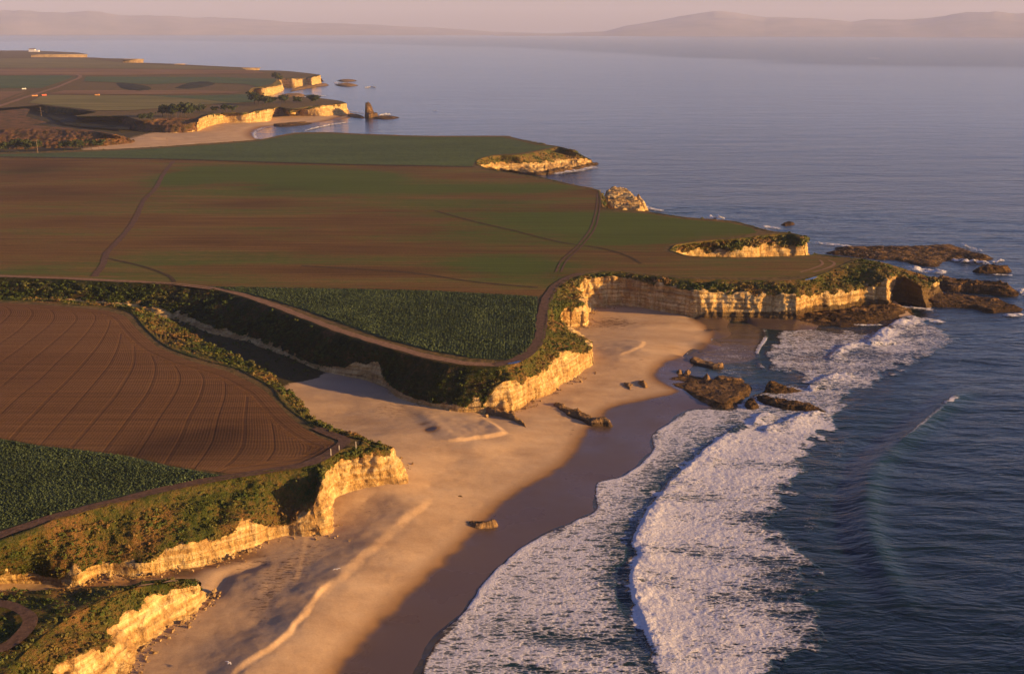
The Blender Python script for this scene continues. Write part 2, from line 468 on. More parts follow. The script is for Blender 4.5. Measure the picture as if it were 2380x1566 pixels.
def blob(lst, z=T):
    """soft patches: (px, py, rx, ry, amp)"""
    C = []
    for px, py, rx, ry, a in lst:
        c = U(px, py, z); e = U(px + rx, py, z); n = U(px, py - ry, z); s = U(px, py + ry, z)
        C.append((c[0], c[1], abs(e[0] - c[0]) + 1e-3, (n[1] - s[1]) / 2 + 1e-3, a))
    def f(x, y):
        r = np.zeros(x.shape)
        wx = x + 6 * fbm(x / 25, y / 25, 0, 3, 31); wy = y + 6 * fbm(x / 25, y / 25, 4, 3, 32)
        for cx, cy, sx, sy, a in C:
            r = r + a * np.exp(-(((wx - cx) / sx) ** 2 + ((wy - cy) / sy) ** 2))
        return r
    return f

def ribbon(name, pts, width, mat, dz=.14, z=T, label=None, wpx=None, step=2.0, cat=None, kind='structure'):
    P = smooth_line(PW(pts, z), 8)
    s = np.r_[0, np.cumsum(np.hypot(*np.diff(P[:, :2], axis=0).T))]
    n = max(4, int(s[-1] / step))
    q = np.linspace(0, s[-1], n)
    P = np.stack([np.interp(q, s, P[:, k]) for k in range(3)], 1)
    d = np.gradient(P[:, :2], axis=0); d /= np.linalg.norm(d, axis=1)[:, None] + 1e-9
    nr = np.c_[-d[:, 1], d[:, 0]]
    V = []
    for k, o in enumerate((-1, -.33, .33, 1)):
        w = width / 2 * o * (1 + .22 * vn(q / 4, np.full(n, k * 7.7), 0, 3))
        xy = P[:, :2] + nr * w[:, None]
        V.append(np.c_[xy, P[:, 2] + dz + und(xy[:, 0], xy[:, 1])])
    V = np.stack(V, 1).reshape(-1, 3)
    o = mesh_obj(name, V, gridf(n, 4)[:, ::-1], mat)
    return tag(o, label, cat, kind=kind)

# ------------------------------------------------------------------ cliffs
GROUND_PTS = []      # control points of the beach surface
GROUND_FAR = []
SCRUB = []           # (x,y,z,nx,ny,nz,shade) seeds for bushes

def pt(p, zdef):
    return U(p[0], p[1], p[2] if len(p) > 2 else zdef)

def strip(name, st, mat=M_CLIFF, lowf=None, shade=0.0, zb=1.5, zt=T, ds=.55, nv=34, rough=1.0, label=None, scrub=1.0, low=0.0, flip=False, ground=True, lip=1.0, vegbias=0.0, lean=.12, far=False):
    """st: list of (top, mid, base); each a tuple (px, py[, z]); mid without z stands over the base; base may be ('off', metres, z)"""
    Ts, Ms, Bs = [], [], []
    n = len(st)
    Tw = [pt(s[0], zt) for s in st]
    for i, s in enumerate(st):
        t_, m_, b_ = s
        Tp = Tw[i]
        if b_ is not None and b_[0] != 'off':
            B = pt(b_, zb)
        else:
            B = None
        if m_ is None:
            Mp = None
        elif len(m_) > 2:
            Mp = U(m_[0], m_[1], m_[2])
        else:
            D = math.hypot(B[0], B[1])
            Mp = onray(m_[0], m_[1], D)
            hgt = Mp[2] - B[2]
            Mp = onray(m_[0], m_[1], D + lean * hgt)
        if B is None or Mp is None:
            a, c = Tw[max(i - 1, 0)], Tw[min(i + 1, n - 1)]
            d = (c - a)[:2]; d /= np.linalg.norm(d) + 1e-9
            nr = np.array([d[1], -d[0]]) * (-1 if flip else 1)
            off, zz = (b_[1], b_[2]) if b_ is not None and b_[0] == 'off' else (5, zb)
            if Mp is None:
                Mp = np.array([Tp[0] + nr[0] * off * .35, Tp[1] + nr[1] * off * .35, Tp[2] - (Tp[2] - zz) * .25])
            if B is None:
                B = np.array([Mp[0] + nr[0] * off, Mp[1] + nr[1] * off, zz])
        if ground and B[2] > .3 and (b_ is not None and b_[0] != 'off'):
            (GROUND_FAR if far else GROUND_PTS).append(tuple(B))
        Ts.append(Tp); Ms.append(Mp); Bs.append(B)
    Ts, Ms, Bs = smooth_line(Ts, 8), smooth_line(Ms, 8), smooth_line(Bs, 8)
    mid = (Ts + Ms + Bs) / 3
    s = np.r_[0, np.cumsum(np.maximum(np.linalg.norm(np.diff(Bs, axis=0), axis=1), np.linalg.norm(np.diff(Ts, axis=0), axis=1)))]
    nu = max(8, int(s[-1] / ds)); q = np.linspace(0, s[-1], nu)
    ip = lambda A: np.stack([np.interp(q, s, A[:, k]) for k in range(3)], 1)
    Ts, Ms, Bs = ip(Ts), ip(Ms), ip(Bs)
    out = (Bs - Ts)[:, :2] + (Ms - Ts)[:, :2]
    out = out / (np.linalg.norm(out, axis=1)[:, None] + 1e-6)
    o3 = np.c_[out, np.zeros(nu)]
    nA = max(6, int(nv * .45)); nB = nv - nA
    rows, w = [], []
    gt = und(Ts[:, 0], Ts[:, 1])[:, None] * np.array([0, 0, 1.])
    jit = (.5 * fbm(q / 3, q * 0 + 3.3, 0, 3, 8))[:, None] * lip
    rows += [Ts - o3 * (2.2 * lip) + gt + [0, 0, -.45], Ts - o3 * (1.3 * lip) + gt + [0, 0, .05] + o3 * jit, Ts - o3 * .5 * lip + gt + [0, 0, .22 * lip]]
    w += [0, 0, 0]
    for k in range(nA):
        a = (k + 1) / nA; rows.append(Ts + (Ms - Ts) * a + gt * (1 - a)); w.append(a)
    for k in range(nB):
        a = (k + 1) / nB
        xy = Ms + (Bs - Ms) * (a ** 1.6 if True else a)
        xy[:, 2] = Ms[:, 2] + (Bs[:, 2] - Ms[:, 2]) * a
        rows.append(xy); w.append(1 + a)
    rows += [Bs + o3 * .6 + [0, 0, -.8], Bs + o3 * .8 + [0, 0, -3]]
    w += [2, 2]
    P = np.stack(rows, 1); w = np.array(w)[None, :] * np.ones((nu, 1))
    nvt = P.shape[1]
    tu = np.gradient(P, axis=0); tv = np.gradient(P, axis=1)
    N = np.cross(tu, tv); N /= np.linalg.norm(N, axis=2)[:, :, None] + 1e-9
    sgn = np.sign((N * (o3[:, None, :] + [0, 0, .6])).sum(2).mean()); N *= sgn
    x, y, z = P[..., 0], P[..., 1], P[..., 2]
    face = sst(.85, 1.15, w)
    H = np.linalg.norm(Ms - Bs, axis=1)[:, None] * np.ones((1, nvt))
    sc = np.clip(H / 8, .25, 1.3)
    gul = 1 - np.abs(fbm(x / 4.2, y / 4.2, z / 16, 3, 21)) * 2.2
    big = fbm(x / 11, y / 11, z / 18, 3, 25)
    ledge = vn(z * .9 + 1.2 * vn(x / 14, y / 14, 0, 4), x * 0 + 1, 0, 12)
    fine = fbm(x / 1.5, y / 1.5, z / 1.1, 4, 40)
    crack = np.minimum(np.abs(vn(x / 2.1 + .6 * fine, y / 2.1, z / 14, 23)) * 3.0, 1)
    blk = np.round(2.2 * fbm(x / 5, y / 5, z / 7, 2, 29)) / 2.2
    dR = (gul - .4) * -.50 + big * .9 + ledge * .34 + fine * .55 + blk * .45 - (1 - crack) * .55 + (np.abs(((z * .62 + .5 * vn(x / 16, y / 16, 0, 4)) % 1) - .5) * 2) ** 3 * .32 - .1
    gv = np.abs(fbm(x / 6, y / 6, z / 25, 3, 55)); lump = fbm(x / 2.4, y / 2.4, z / 2.4, 4, 61)
    dV = lump * .75 + (gv * 2.4 - .5) * .8
    winV = sst(0, .25, w); winR = 1 - sst(1.92, 2.0, w) * .6
    d = (dR * face * sc + dV * (1 - face)) * winV * winR * rough
    P = P + N * d[..., None]
    P[:, :, 2] = np.where(w < .02, P[:, :, 2] + lip * .22 * np.maximum(0, fbm(x / 1.6, y / 1.6, 0, 3, 71)), P[:, :, 2])
    edge = fbm(x / 3, y / 3, z / 6, 4, 81) * .55 + .15 * big
    veg = 1 - sst(.85, 1.15, w + edge * .8 - .04 - vegbias)
    lowa = sst(low - .7, low + .5, np.full_like(z, low) + (low - z) * .5 + .3 * big) if low else np.zeros_like(z)
    if low: lowa = sst(low + 1.0, low - .8, z + .8 * big)
    if lowf is not None:
        lf = lowf(x, y); lowa = sst(lf + 1.2, lf - 1.0, z + 1.5 * big + 1.0 * fine) * (lf > .1)
    V = P.reshape(-1, 3)
    F = gridf(nu, nvt)
    if sgn > 0: pass
    # orientation check
    a = V[F[:, 0]]; nrm = np.cross(V[F[:, 1]] - a, V[F[:, 3]] - a)
    if (nrm * (np.repeat(o3[:-1], nvt - 1, 0) + [0, 0, .6])).sum() < 0: F = F[:, ::-1]
    o = mesh_obj(name, V, F, mat, {'veg': veg.ravel(), 'low': lowa.ravel()})
    tag(o, label, kind='structure')
    if scrub:
        m = (veg > .55) & (w > .0) & (z > 1.0) & ((w > .22) | (rng.random(w.shape) < .3))
        ii = np.flatnonzero(m.ravel())
        area = q[-1] * np.linalg.norm(Ts - Ms, axis=1).mean() + q[-1] * 2
        k = min(int(area * 1.25 * scrub), 18000)
        if len(ii) and k:
            ii = rng.choice(ii, k)
            SCRUB.append(np.c_[V[ii], N.reshape(-1, 3)[ii], np.full(len(ii), shade)])
    return Ts[:, :]

A_SOUTH = [((-140, 1300), (-140, 1378, 3.0), (-150, 1396, 1.2)), ((-20, 1260), (-20, 1342, 2.8), (-20, 1360, .9)), ((94, 1217), (94, 1336, 2.4), (94, 1357, .8)),
           ((165, 1196), (174, 1336), (174, 1360)), ((220, 1180), (203, 1318), (205, 1345)), ((270, 1170), (253, 1303), (253, 1332)),
           ((326, 1159), (330, 1306), (320, 1338)), ((380, 1146), (373, 1282), (398, 1321)), ((440, 1131), (427, 1260), (470, 1311)), ((506, 1115), (506, 1242), (540, 1290)),
           ((580, 1101), (579, 1206), (590, 1272)), ((650, 1093), (644, 1220), (650, 1249)), ((705, 1087), (700, 1205), (716, 1247)), ((738, 1080), (728, 1175), (748, 1247))]
A_NOSE = [((738, 1080), (728, 1175), (748, 1247)), ((744, 1078), (748, 1120), (775, 1236)), ((749, 1074), (757, 1092), (774, 1165, 3.0)), ((758, 1060), (790, 1068), (830, 1141, 3.9)),
          ((790, 1046), (840, 1054), (882, 1131, 4.1)), ((826, 1037), (880, 1046), (925, 1126, 4.0)), ((845, 1034), (908, 1040), (950, 1120, 3.7)), ((850, 1028), (914, 1040), (945, 1100, 3.8)), ((846, 1022), (900, 1033), (925, 1068, 4.0))]
A_NORTH = [((846, 1022), (885, 1029, 12.2), None), ((800, 1012), (840, 1016, 12.3), None), ((760, 1001), (799, 1003, 12.4), None), ((728, 984), (754, 984, 12.4), None),
           ((700, 966), (723, 966, 12.2), None), ((676, 945), (710, 947, 11.8), None), ((655, 921), (693, 925, 11.6), None), ((632, 899), (652, 895, 12), None), ((608, 884), (624, 868, 12.2), None),
           ((570, 864), (590, 845, 12.2), None), ((544, 853), (544, 828, 11.5), None), ((448, 827), (448, 778, 10.0), None), ((384, 802), (384, 742, 9.5), None),
           ((336, 760), (345, 724, 11), None), ((307, 728), (312, 716, 12), None), ((256, 713), (256, 706, 12.6), None), ((192, 709), (192, 702, 12.6), None),
           ((96, 701), (96, 695, 12.7), None), ((0, 697), (0, 691, 12.7), None), ((-120, 692), (-120, 686, 12.7), None), ((-260, 688), (-260, 682, 12.7), None)]
VALE = [((-260, 634), (-260, 680, 9), (-260, 700, 6.5)), ((0, 645), (0, 690, 8.5), (0, 708, 6.5)), ((120, 650), (120, 694, 8.5), (120, 712, 6.4)), ((250, 655), (250, 700, 8.5), (250, 720, 6.2)),
        ((380, 660), (350, 710, 8), (340, 735, 6)), ((470, 668), (440, 735, 7), (430, 752, 5.6)), ((540, 684), (500, 760, 6.5), (490, 775, 5.2)), ((620, 712), (580, 780, 6.2), (570, 795, 5)),
        ((700, 745), (650, 812, 5.5), (645, 822, 4.4)), ((780, 776), (735, 846, 5), (735, 858, 4)), ((850, 798), (800, 850), (795, 872, 3.6)), ((900, 812), (875, 843), (850, 884, 3.4)),
        ((960, 829), (902, 885), (895, 903, 3)), ((1020, 842), (936, 915), (930, 928, 2.6)), ((1080, 850), (1000, 932), (995, 947, 2.2)), ((1125, 853), (1060, 942), (1060, 958, 2)), ((1158, 852), (1122, 945), (1128, 962, 1.6))]
B_SOUTH = [((1158, 852), (1122, 945), (1128, 962)), ((1172, 850), (1146, 905), (1152, 960)), ((1188, 846), (1178, 884), (1182, 958)), ((1212, 836), (1215, 882), (1215, 946)), ((1235, 822), (1240, 876), (1238, 930)),
           ((1252, 808), (1266, 858), (1284, 914)), ((1262, 795), (1287, 830), (1305, 893)), ((1265, 785), (1315, 817), (1333, 882)), ((1267, 775), (1345, 815), (1358, 863)), ((1268, 768), (1374, 803), (1379, 848))]
B_COVE = [((1268, 768), (1374, 803), (1379, 848)), ((1269, 760), (1370, 793), (1376, 815)), ((1270, 748), (1335, 765), (1350, 785)), ((1271, 738), (1305, 745), (1318, 766)), ((1273, 722), (1315, 721), (1330, 763)),
          ((1276, 708), (1345, 709), (1350, 761)), ((1280, 698), (1363, 703), (1367, 757)), ((1285, 686), (1358, 688), (1366, 735)), ((1296, 668), (1345, 662), (1375, 722)), ((1325, 647), (1368, 649), (1397, 715)),
          ((1378, 635), (1408, 643), (1425, 711)), ((1436, 631), (1458, 646), (1445, 711)), ((1480, 636), (1478, 652), (1473, 714)), ((1530, 642), (1528, 662), (1525, 722)), ((1585, 647), (1590, 672), (1590, 733)),
          ((1630, 649), (1628, 679), (1628, 738)), ((1680, 650), (1680, 682), (1680, 738)), ((1740, 651), (1740, 684), (1740, 739)), ((1800, 652), (1795, 685), (1795, 741)), ((1855, 650), (1850, 688), (1852, 744))]
B_HEAD = [((1855, 650), (1850, 688), (1852, 744)), ((1900, 641), (1900, 682), (1895, 728)), ((1925, 632), (1945, 676), (1945, 724)), ((1952, 620), (2003, 667), (1995, 716)), ((1978, 609), (2045, 655), (2045, 716)), ((1990, 605), (2066, 650), (2070, 718)),
          ((2010, 604), (2068, 640), (2074, 705)), ((2032, 607, 12.6), (2078, 634), (2084, 698)), ((2058, 614, 11.4), (2096, 641), (2108, 698)), ((2085, 623, 9.5), (2122, 655), (2134, 706)), ((2108, 631, 8), (2146, 666), (2156, 713)), ((2132, 639, 6.8), (2164, 662, 5), (2172, 704)), ((2158, 645, 6), (2177, 653, 5), (2184, 692)), ((2172, 648, 5.6), (2186, 653, 4.2), (2196, 686))]

strip('sea_cliff', A_SOUTH, zb=1.6, ds=.38, nv=52, label='scrubby bank and pale cliff foot below the green crop field', scrub=1.5)
strip('sea_cliff', A_NOSE, zb=1.6, ds=.32, nv=60, label='bright golden cliff at the tip of the furrowed field', lean=.10)
tA = strip('valley_bank', A_NORTH, zb=4, ds=.5, nv=30, label='grassy bank along the furrowed field above the valley', scrub=1.4, mat=M_CLIFF, vegbias=.7, flip=True)
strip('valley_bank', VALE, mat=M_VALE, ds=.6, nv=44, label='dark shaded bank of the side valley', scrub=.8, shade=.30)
strip('sea_cliff', B_SOUTH, zb=1.5, ds=.38, nv=56, label='bright yellow cliff below the corner of the green crop triangle', lean=.10)
strip('sea_cliff', B_COVE, zb=1.3, ds=.5, nv=50, label='long golden cliff wall behind the upper beach', lean=.10, scrub=.6, vegbias=-.12, lowf=lambda x, y: 3.6 * sst(U(1590, 738, 1)[0], U(1650, 738, 1)[0], x) * (y < U(1500, 700, 1)[1]))
strip('sea_cliff', B_HEAD, zb=.8, ds=.5, nv=50, mat=M_CLIFF, label='orange cliffs of the headland point', lean=.10, scrub=.5, lowf=lambda x, y: 3.4 + 14 * sst(-.2, .8, (x - U(2078, 700, 1)[0]) / 4) * sst(U(2168, 696, 1)[0] + 2, U(2158, 696, 1)[0], x))  # tall term darkens the gap face like wet rock, its shade painted in

GT = 10.0
G_CLIFF = [((425, 1346, 7.2), (463, 1351, 6.2), (488, 1377)), ((395, 1352, 8.5), (452, 1362, 6.4), (478, 1398)), ((330, 1362, 9.3), (380, 1372, 6.8), (441, 1441)), ((260, 1385, 9.8), (330, 1404, 7), (398, 1459)),
           ((170, 1430, 10), (255, 1453, 7), (350, 1495)), ((120, 1465, 10), (255, 1486, 6.6), (331, 1512)), ((80, 1500, 10), (200, 1524, 7), (304, 1568)), ((30, 1550, 10), (115, 1556, 7.4), (262, 1640)), ((-60, 1660, 10), (50, 1660, 7.4), (200, 1760))]
G_BACK = [((-320, 1385, 8.5), None, ('off', 5, 1.8)), ((-120, 1378, 8.5), None, ('off', 5, 1.8)), ((20, 1376, 8.4), None, ('off', 5, 1.6)), ((180, 1370, 8.4), None, ('off', 5, 1.5)), ((300, 1362, 8.2), None, ('off', 4, 1.4)), ((380, 1350, 7.8), None, ('off', 4, 1.4)), ((425, 1346, 7.2), (440, 1342, 5.5), ('off', 4, 1.4)), ((436, 1347, 7.0), (470, 1350, 5.2), ('off', 3, 1.3))]
strip('sea_cliff', G_CLIFF, zb=1.6, ds=.25, nv=64, label='layered pale rock slope in the lower left corner', lean=.3, rough=.75)
strip('ravine_bank', G_BACK, zb=1.6, ds=.4, nv=26, label='scrub bank beside the dark ravine mouth', mat=M_CLIFF, vegbias=.6, flip=True, ground=False)

# low scrub top of the near left headland, with the bend of a farm track
gp = [s[0] for s in G_BACK] + [s[0] for s in G_CLIFF][1:] + [(-320, 1680, 10)]
gw = PW(gp); 
def gtop():
    P = gw
    x0, x1, y0, y1 = P[:, 0].min(), P[:, 0].max(), P[:, 1].min(), P[:, 1].max()
    st = .5
    gx, gy = np.meshgrid(np.arange(x0, x1, st), np.arange(y0, y1, st)); gx, gy = gx.ravel(), gy.ravel()
    keep = poly_sd(gx, gy, P[:, :2]) > .2
    gx, gy = gx[keep], gy[keep]
    nb = len(P)
    r = delaunay_2d_cdt([Vector(p[:2]) for p in P] + [Vector(p) for p in zip(gx, gy)], [(i, (i + 1) % nb) for i in range(nb)], [], 1, 1e-4)
    V = np.array([(v.x, v.y) for v in r[0]]); F = np.array([f for f in r[2] if len(f) == 3])
    d2 = ((V[:, None, :] - P[None, :, :2]) ** 2).sum(2) + .5
    wgt = 1 / d2 ** 1.2
    Z = (wgt * P[:, 2]).sum(1) / wgt.sum(1) + .45 * fbm(V[:, 0] / 3, V[:, 1] / 3, 0, 4, 91) + .2
    a, b, c = V[F[:, 0]], V[F[:, 1]], V[F[:, 2]]
    cr = (b[:, 0] - a[:, 0]) * (c[:, 1] - a[:, 1]) - (b[:, 1] - a[:, 1]) * (c[:, 0] - a[:, 0])
    F[cr < 0] = F[cr < 0][:, ::-1]
    tag(mesh_obj('headland_ground', np.c_[V, Z], F, M_CLIFF, {'veg': np.full(len(V), 1.4), 'low': np.zeros(len(V))}), 'scrub covered top of the small headland', kind='structure')
    k = rng.choice(len(V), 1500)
    pl = PW([(-60, 1520), (20, 1500), (66, 1462), (70, 1432), (20, 1405), (-60, 1398)], 10)[:, :2]
    d, _ = seg_dist(V[k, 0], V[k, 1], pl)
    k = k[np.abs(d) > 2.0]
    SCRUB.append(np.c_[V[k], Z[k], np.tile([0, 0, 1.], (len(k), 1)), np.zeros(len(k))])
gtop()
ribbon('farm_track', [(-120, 1530, 10.4), (-40, 1520, 10.4), (20, 1500, 10.4), (62, 1462, 10.4), (66, 1432, 10.4), (20, 1408, 10.2), (-60, 1400, 10)], 2.0, M_TRACK, .35, label='short bend of dirt track on the small headland', step=.6)

# ---- shore edges hidden from here and the far sides of the coves
SHORE1 = [((2172, 648, 5.6), None, ('off', 3, -1)), ((2160, 643, 5.8), None, ('off', 3, -1)), ((2130, 634, 7), None, ('off', 4, -1)), ((2095, 623, 9), None, ('off', 4, -1)), ((2050, 610, 11.6), None, ('off', 4, -1)), ((2000, 601, 13), None, ('off', 4, -1)), ((1955, 597), None, ('off', 4, -1)), ((1900, 591), None, ('off', 4, -1)),
          ((1872, 594), None, ('off', 4, 0)), ((1800, 597), None, ('off', 4, 1)), ((1700, 598), None, ('off', 4, 1.5)), ((1605, 594), None, ('off', 4, 2)), ((1558, 580), None, ('off', 2, 6))]
COVE2 = [((1558, 580), (1566, 582, 10), ('off', 3, 6)), ((1572, 569), (1580, 577, 10), ('off', 4, 4)), ((1610, 562), (1615, 576, 9.5), ('off', 3, 1)), ((1660, 558), (1662, 574, 9.5), ('off', 3, 1)), ((1720, 555), (1722, 574, 9.5), ('off', 3, 0)), ((1780, 547), (1780, 566, 9.8), ('off', 3, 0)), ((1830, 544), (1832, 564, 9.8), ('off', 3, 0)), ((1862, 550), (1868, 562, 10), ('off', 2, 0)), ((1866, 547), (1878, 556, 9.5), ('off', 2, -1))]
SHORE2 = [((1866, 547), None, ('off', 4, -1)), ((1835, 541), None, ('off', 4, -1)), ((1790, 536), None, ('off', 4, -1)), ((1740, 522), None, ('off', 4, -1)), ((1700, 513), None, ('off', 4, -1)), ((1600, 505), None, ('off', 4, -1)), ((1500, 491), None, ('off', 4, -1)), ((1430, 487), None, ('off', 4, 0)), ((1404, 481), None, ('off', 3, 1))]
COVE1 = [((1403, 480), (1410, 478, 10), ('off', 4, 4)), ((1404, 460), (1414, 463, 11), ('off', 6, 4)), ((1408, 443), (1425, 452, 10.5), ('off', 8, 2)), ((1440, 440), (1448, 455, 10), ('off', 8, 1)), ((1466, 446), (1474, 458, 10), ('off', 6, 0)), ((1474, 456), (1484, 470, 9), ('off', 4, -1))]
SHORE3 = [((1404, 481), None, ('off', 3, 1)), ((1399, 462), None, ('off', 4, 0)), ((1394, 444), None, ('off', 4, -1)), ((1380, 438), None, ('off', 4, -1)), ((1340, 431), None, ('off', 4, -1)), ((1290, 420), None, ('off', 4, -1)), ((1250, 411), None, ('off', 4, 0)), ((1200, 404), None, ('off', 4, 1)), ((1140, 394), None, ('off', 4, 1)), ((1108, 382), None, ('off', 2, 6))]
COVE0 = [((1108, 381), (1112, 385, 9), ('off', 3, 5)), ((1112, 372), (1125, 381, 9), (1150, 397, 1.5)), ((1150, 362), (1165, 378, 7.5), (1215, 401, 1.2)), ((1205, 360), (1232, 379, 6.5), (1252, 404, 1)), ((1255, 351), (1274, 375, 6), (1285, 402, .6)), ((1295, 343), (1322, 371, 5), (1325, 397, .4)), ((1318, 346), (1352, 366, 6), (1358, 390, 0)), ((1322, 347), (1375, 372, 3.5), (1382, 380, -.3))]
SHORE4 = [((1322, 347), (1340, 350, 8), ('off', 6, -1)), ((1300, 341), None, ('off', 6, -1)), ((1245, 333), (1252, 333, 8), ('off', 3, -1)), ((1190, 319), None, ('off', 6, -1)), ((1170, 316), None, ('off', 6, -1)), ((1000, 316), None, ('off', 6, -1)), ((850, 312), None, ('off', 6, -1)), ((760, 308), None, ('off', 6, -1)), ((690, 309), None, ('off', 6, -1)), ((645, 316), None, ('off', 6, 0)), ((600, 324), None, ('off', 6, 1)), ((500, 332), None, ('off', 6, 1.5)), ((330, 344), None, ('off', 6, 3)), ((150, 351), None, ('off', 6, 4)), ((0, 354), None, ('off', 6, 4)), ((-260, 356), None, ('off', 6, 4))]
for nm, st, lb, kw in (('shore_edge', SHORE1, 'seaward edge of the headland field', dict(vegbias=.3)), ('cove_wall', COVE2, 'bushy lit wall of the narrow cove near the point', dict(mat=M_CLIFF, scrub=1.6, rough=1.0, vegbias=.1)),
                       ('shore_edge', SHORE2, 'seaward edge of the brown field', dict(vegbias=.3)), ('shore_edge', SHORE3, 'shore edge between the small coves', dict(vegbias=.3)), ('cove_wall', COVE0, 'layered grassy wall of the far cove', dict(mat=M_CLIFF, low=1.6, scrub=.15)), ('shore_edge', SHORE4, 'far edge of the dark green field', dict(vegbias=.5, scrub=.3))):
    strip(nm, st, ds=1.0, nv=24, label=lb, ground=False, flip=False, **kw)

# ------------------------------------------------------------------ terrace tops
def chain(*ss):
    out = []
    for s in ss:
        for k in s:
            p = tuple(k[0]) if len(k[0]) > 2 else (*k[0], T)
            if not out or out[-1] != p: out.append(p)
    return out
def world_chain(*ss):
    segs = [smooth_line([pt(k[0], T) for k in s], 8) for s in ss]
    P = np.vstack(segs)
    keep = np.r_[True, np.hypot(*np.diff(P[:, :2], axis=0).T) > .3]
    return P[keep]
PB = world_chain(VALE, B_SOUTH, B_COVE, B_HEAD, SHORE1, COVE2, SHORE2, SHORE3, COVE0, SHORE4)
PA = world_chain(A_SOUTH, A_NOSE, A_NORTH)
top_sheet('terrace_ground', None, M_TERR, 0, 7, world=PB, label='grassy margin of the wide middle terrace')
top_sheet('terrace_ground', None, M_TERR, 0, 5, world=PA, label='grassy margin of the near left terrace')

gB = blob([(1000, 500, 700, 120, .15), (1450, 530, 420, 80, .45), (720, 410, 300, 30, .35), (760, 420, 110, 18, 1.5), (430, 412, 50, 12, .8), (620, 405, 230, 22, 1.0), (780, 425, 120, 16, .7), (430, 415, 60, 18, .7), (1000, 440, 160, 12, .8), (1250, 440, 140, 10, .9), (1300, 505, 260, 18, .8), (1150, 550, 200, 22, .55), (1600, 525, 220, 16, .9), (1180, 620, 130, 26, .9), (650, 540, 120, 20, .25),
           (820, 600, 200, 25, .25), (60, 630, 90, 12, .4), (1480, 560, 120, 16, .6), (1000, 480, 300, 14, .3), (100, 395, 140, 8, .3), (250, 465, 120, 6, .3), (1720, 575, 60, 6, .3)])
dB = blob([(60, 395, 90, 12, .8), (100, 450, 200, 9, .55), (570, 475, 130, 9, .6), (650, 440, 80, 6, .4), (640, 590, 160, 8, .35), (1290, 645, 40, 14, .3), (880, 630, 250, 8, .35), (500, 620, 100, 8, .3), (1150, 470, 60, 6, .3)])
top_sheet('brown_field', [(-260, 368), (0, 367), (420, 373), (700, 381), (1000, 388), (1100, 390), (1140, 398), (1200, 408), (1255, 417), (1300, 426), (1345, 436), (1392, 443), (1397, 462), (1396, 482), (1425, 491), (1500, 495), (1600, 510), (1700, 518), (1745, 528), (1760, 540),
          (1700, 551), (1600, 559), (1548, 570), (1540, 582), (1600, 598), (1700, 602), (1800, 602), (1880, 598), (1935, 601), (1962, 606), (1958, 618), (1935, 630), (1890, 638), (1840, 641), (1750, 643), (1600, 642), (1530, 636), (1440, 626), (1380, 628), (1330, 634), (1300, 648), (1275, 668), (1262, 684), (1252, 687),
          (1000, 674), (700, 667), (475, 663), (300, 653), (0, 641), (-260, 630)], M_SOILB, .05, 5, attrs=lambda x, y: {'green': gB(x, y), 'dark': np.clip(dB(x, y), 0, 1)}, label='wide brown field with faint green growth')
TRI = [(480, 665), (700, 669), (1000, 676), (1250, 689), (1250, 740), (1245, 790), (1222, 822), (1180, 836), (1100, 832), (1000, 815), (900, 790), (800, 755), (700, 718), (600, 688)]
top_sheet('green_field', TRI, M_KALE, .10, 5, label='triangular dark green crop field above the beach')
top_sheet('green_field', [(-260, 364), (0, 363), (420, 370), (700, 378), (1000, 385), (1098, 387), (1102, 378), (1112, 369), (1150, 359), (1205, 356), (1255, 348), (1290, 341), (1245, 337), (1190, 324), (1165, 319), (1000, 319), (850, 315), (760, 311), (690, 312), (650, 319), (600, 328), (500, 336), (330, 348), (150, 355), (0, 358), (-260, 360)], M_KALEFAR, .06, 8, label='dark green field on the far side of the brown one')

AE = [(-260, 695), (0, 704), (96, 708), (192, 716), (250, 721), (292, 735), (322, 768), (366, 806), (440, 838), (530, 863), (590, 892), (616, 908), (640, 932), (668, 962), (705, 992), (745, 1015), (785, 1030), (775, 1046), (720, 1074), (640, 1088), (545, 1100)]
ael = smooth_line(PW(AE), 4)[:, :2]
def rowsA(x, y):
    d, par = seg_dist(x, y, ael); d = np.abs(d)
    a = U(60, 1090, T)[:2]; b = U(440, 850, T)[:2]
    dr = np.array([math.cos(math.radians(94.5)), math.sin(math.radians(94.5))]); nr = np.array([-dr[1], dr[0]])
    r = x * nr[0] + y * nr[1]
    s = x * dr[0] + y * dr[1]
    e = U(640, 1000, T)[:2]
    # rows bend round towards the point of the field
    k = sst(-120, -40, x) * sst(190, 260, y)
    r = r - 9 * np.exp(-np.maximum(d - 3, 0) / 6.0) * sst(U(1000, 1040, T)[0], U(300, 800, T)[0], x * 0 + x) - 4 * k * k + 1.0 * fbm(x / 30, y / 30, 0, 2, 3)
    hd = sst(5.0, 4.0, d)
    rr = np.where(hd > .5, d * 1.0 + 500, r)
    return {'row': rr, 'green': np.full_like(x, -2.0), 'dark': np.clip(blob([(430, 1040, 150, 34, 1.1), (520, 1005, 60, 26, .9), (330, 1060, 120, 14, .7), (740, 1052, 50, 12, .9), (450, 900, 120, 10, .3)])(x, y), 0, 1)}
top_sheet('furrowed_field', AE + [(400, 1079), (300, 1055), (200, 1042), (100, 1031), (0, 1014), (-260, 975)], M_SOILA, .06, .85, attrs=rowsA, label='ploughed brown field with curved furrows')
GA = [(-260, 978), (0, 1017), (100, 1034), (200, 1045), (300, 1058), (400, 1082), (520, 1103), (400, 1128), (300, 1148), (200, 1174), (100, 1202), (0, 1232), (-260, 1305)]
top_sheet('green_field', GA, M_KALE, .10, 4, label='leafy dark green crop field in the near left')

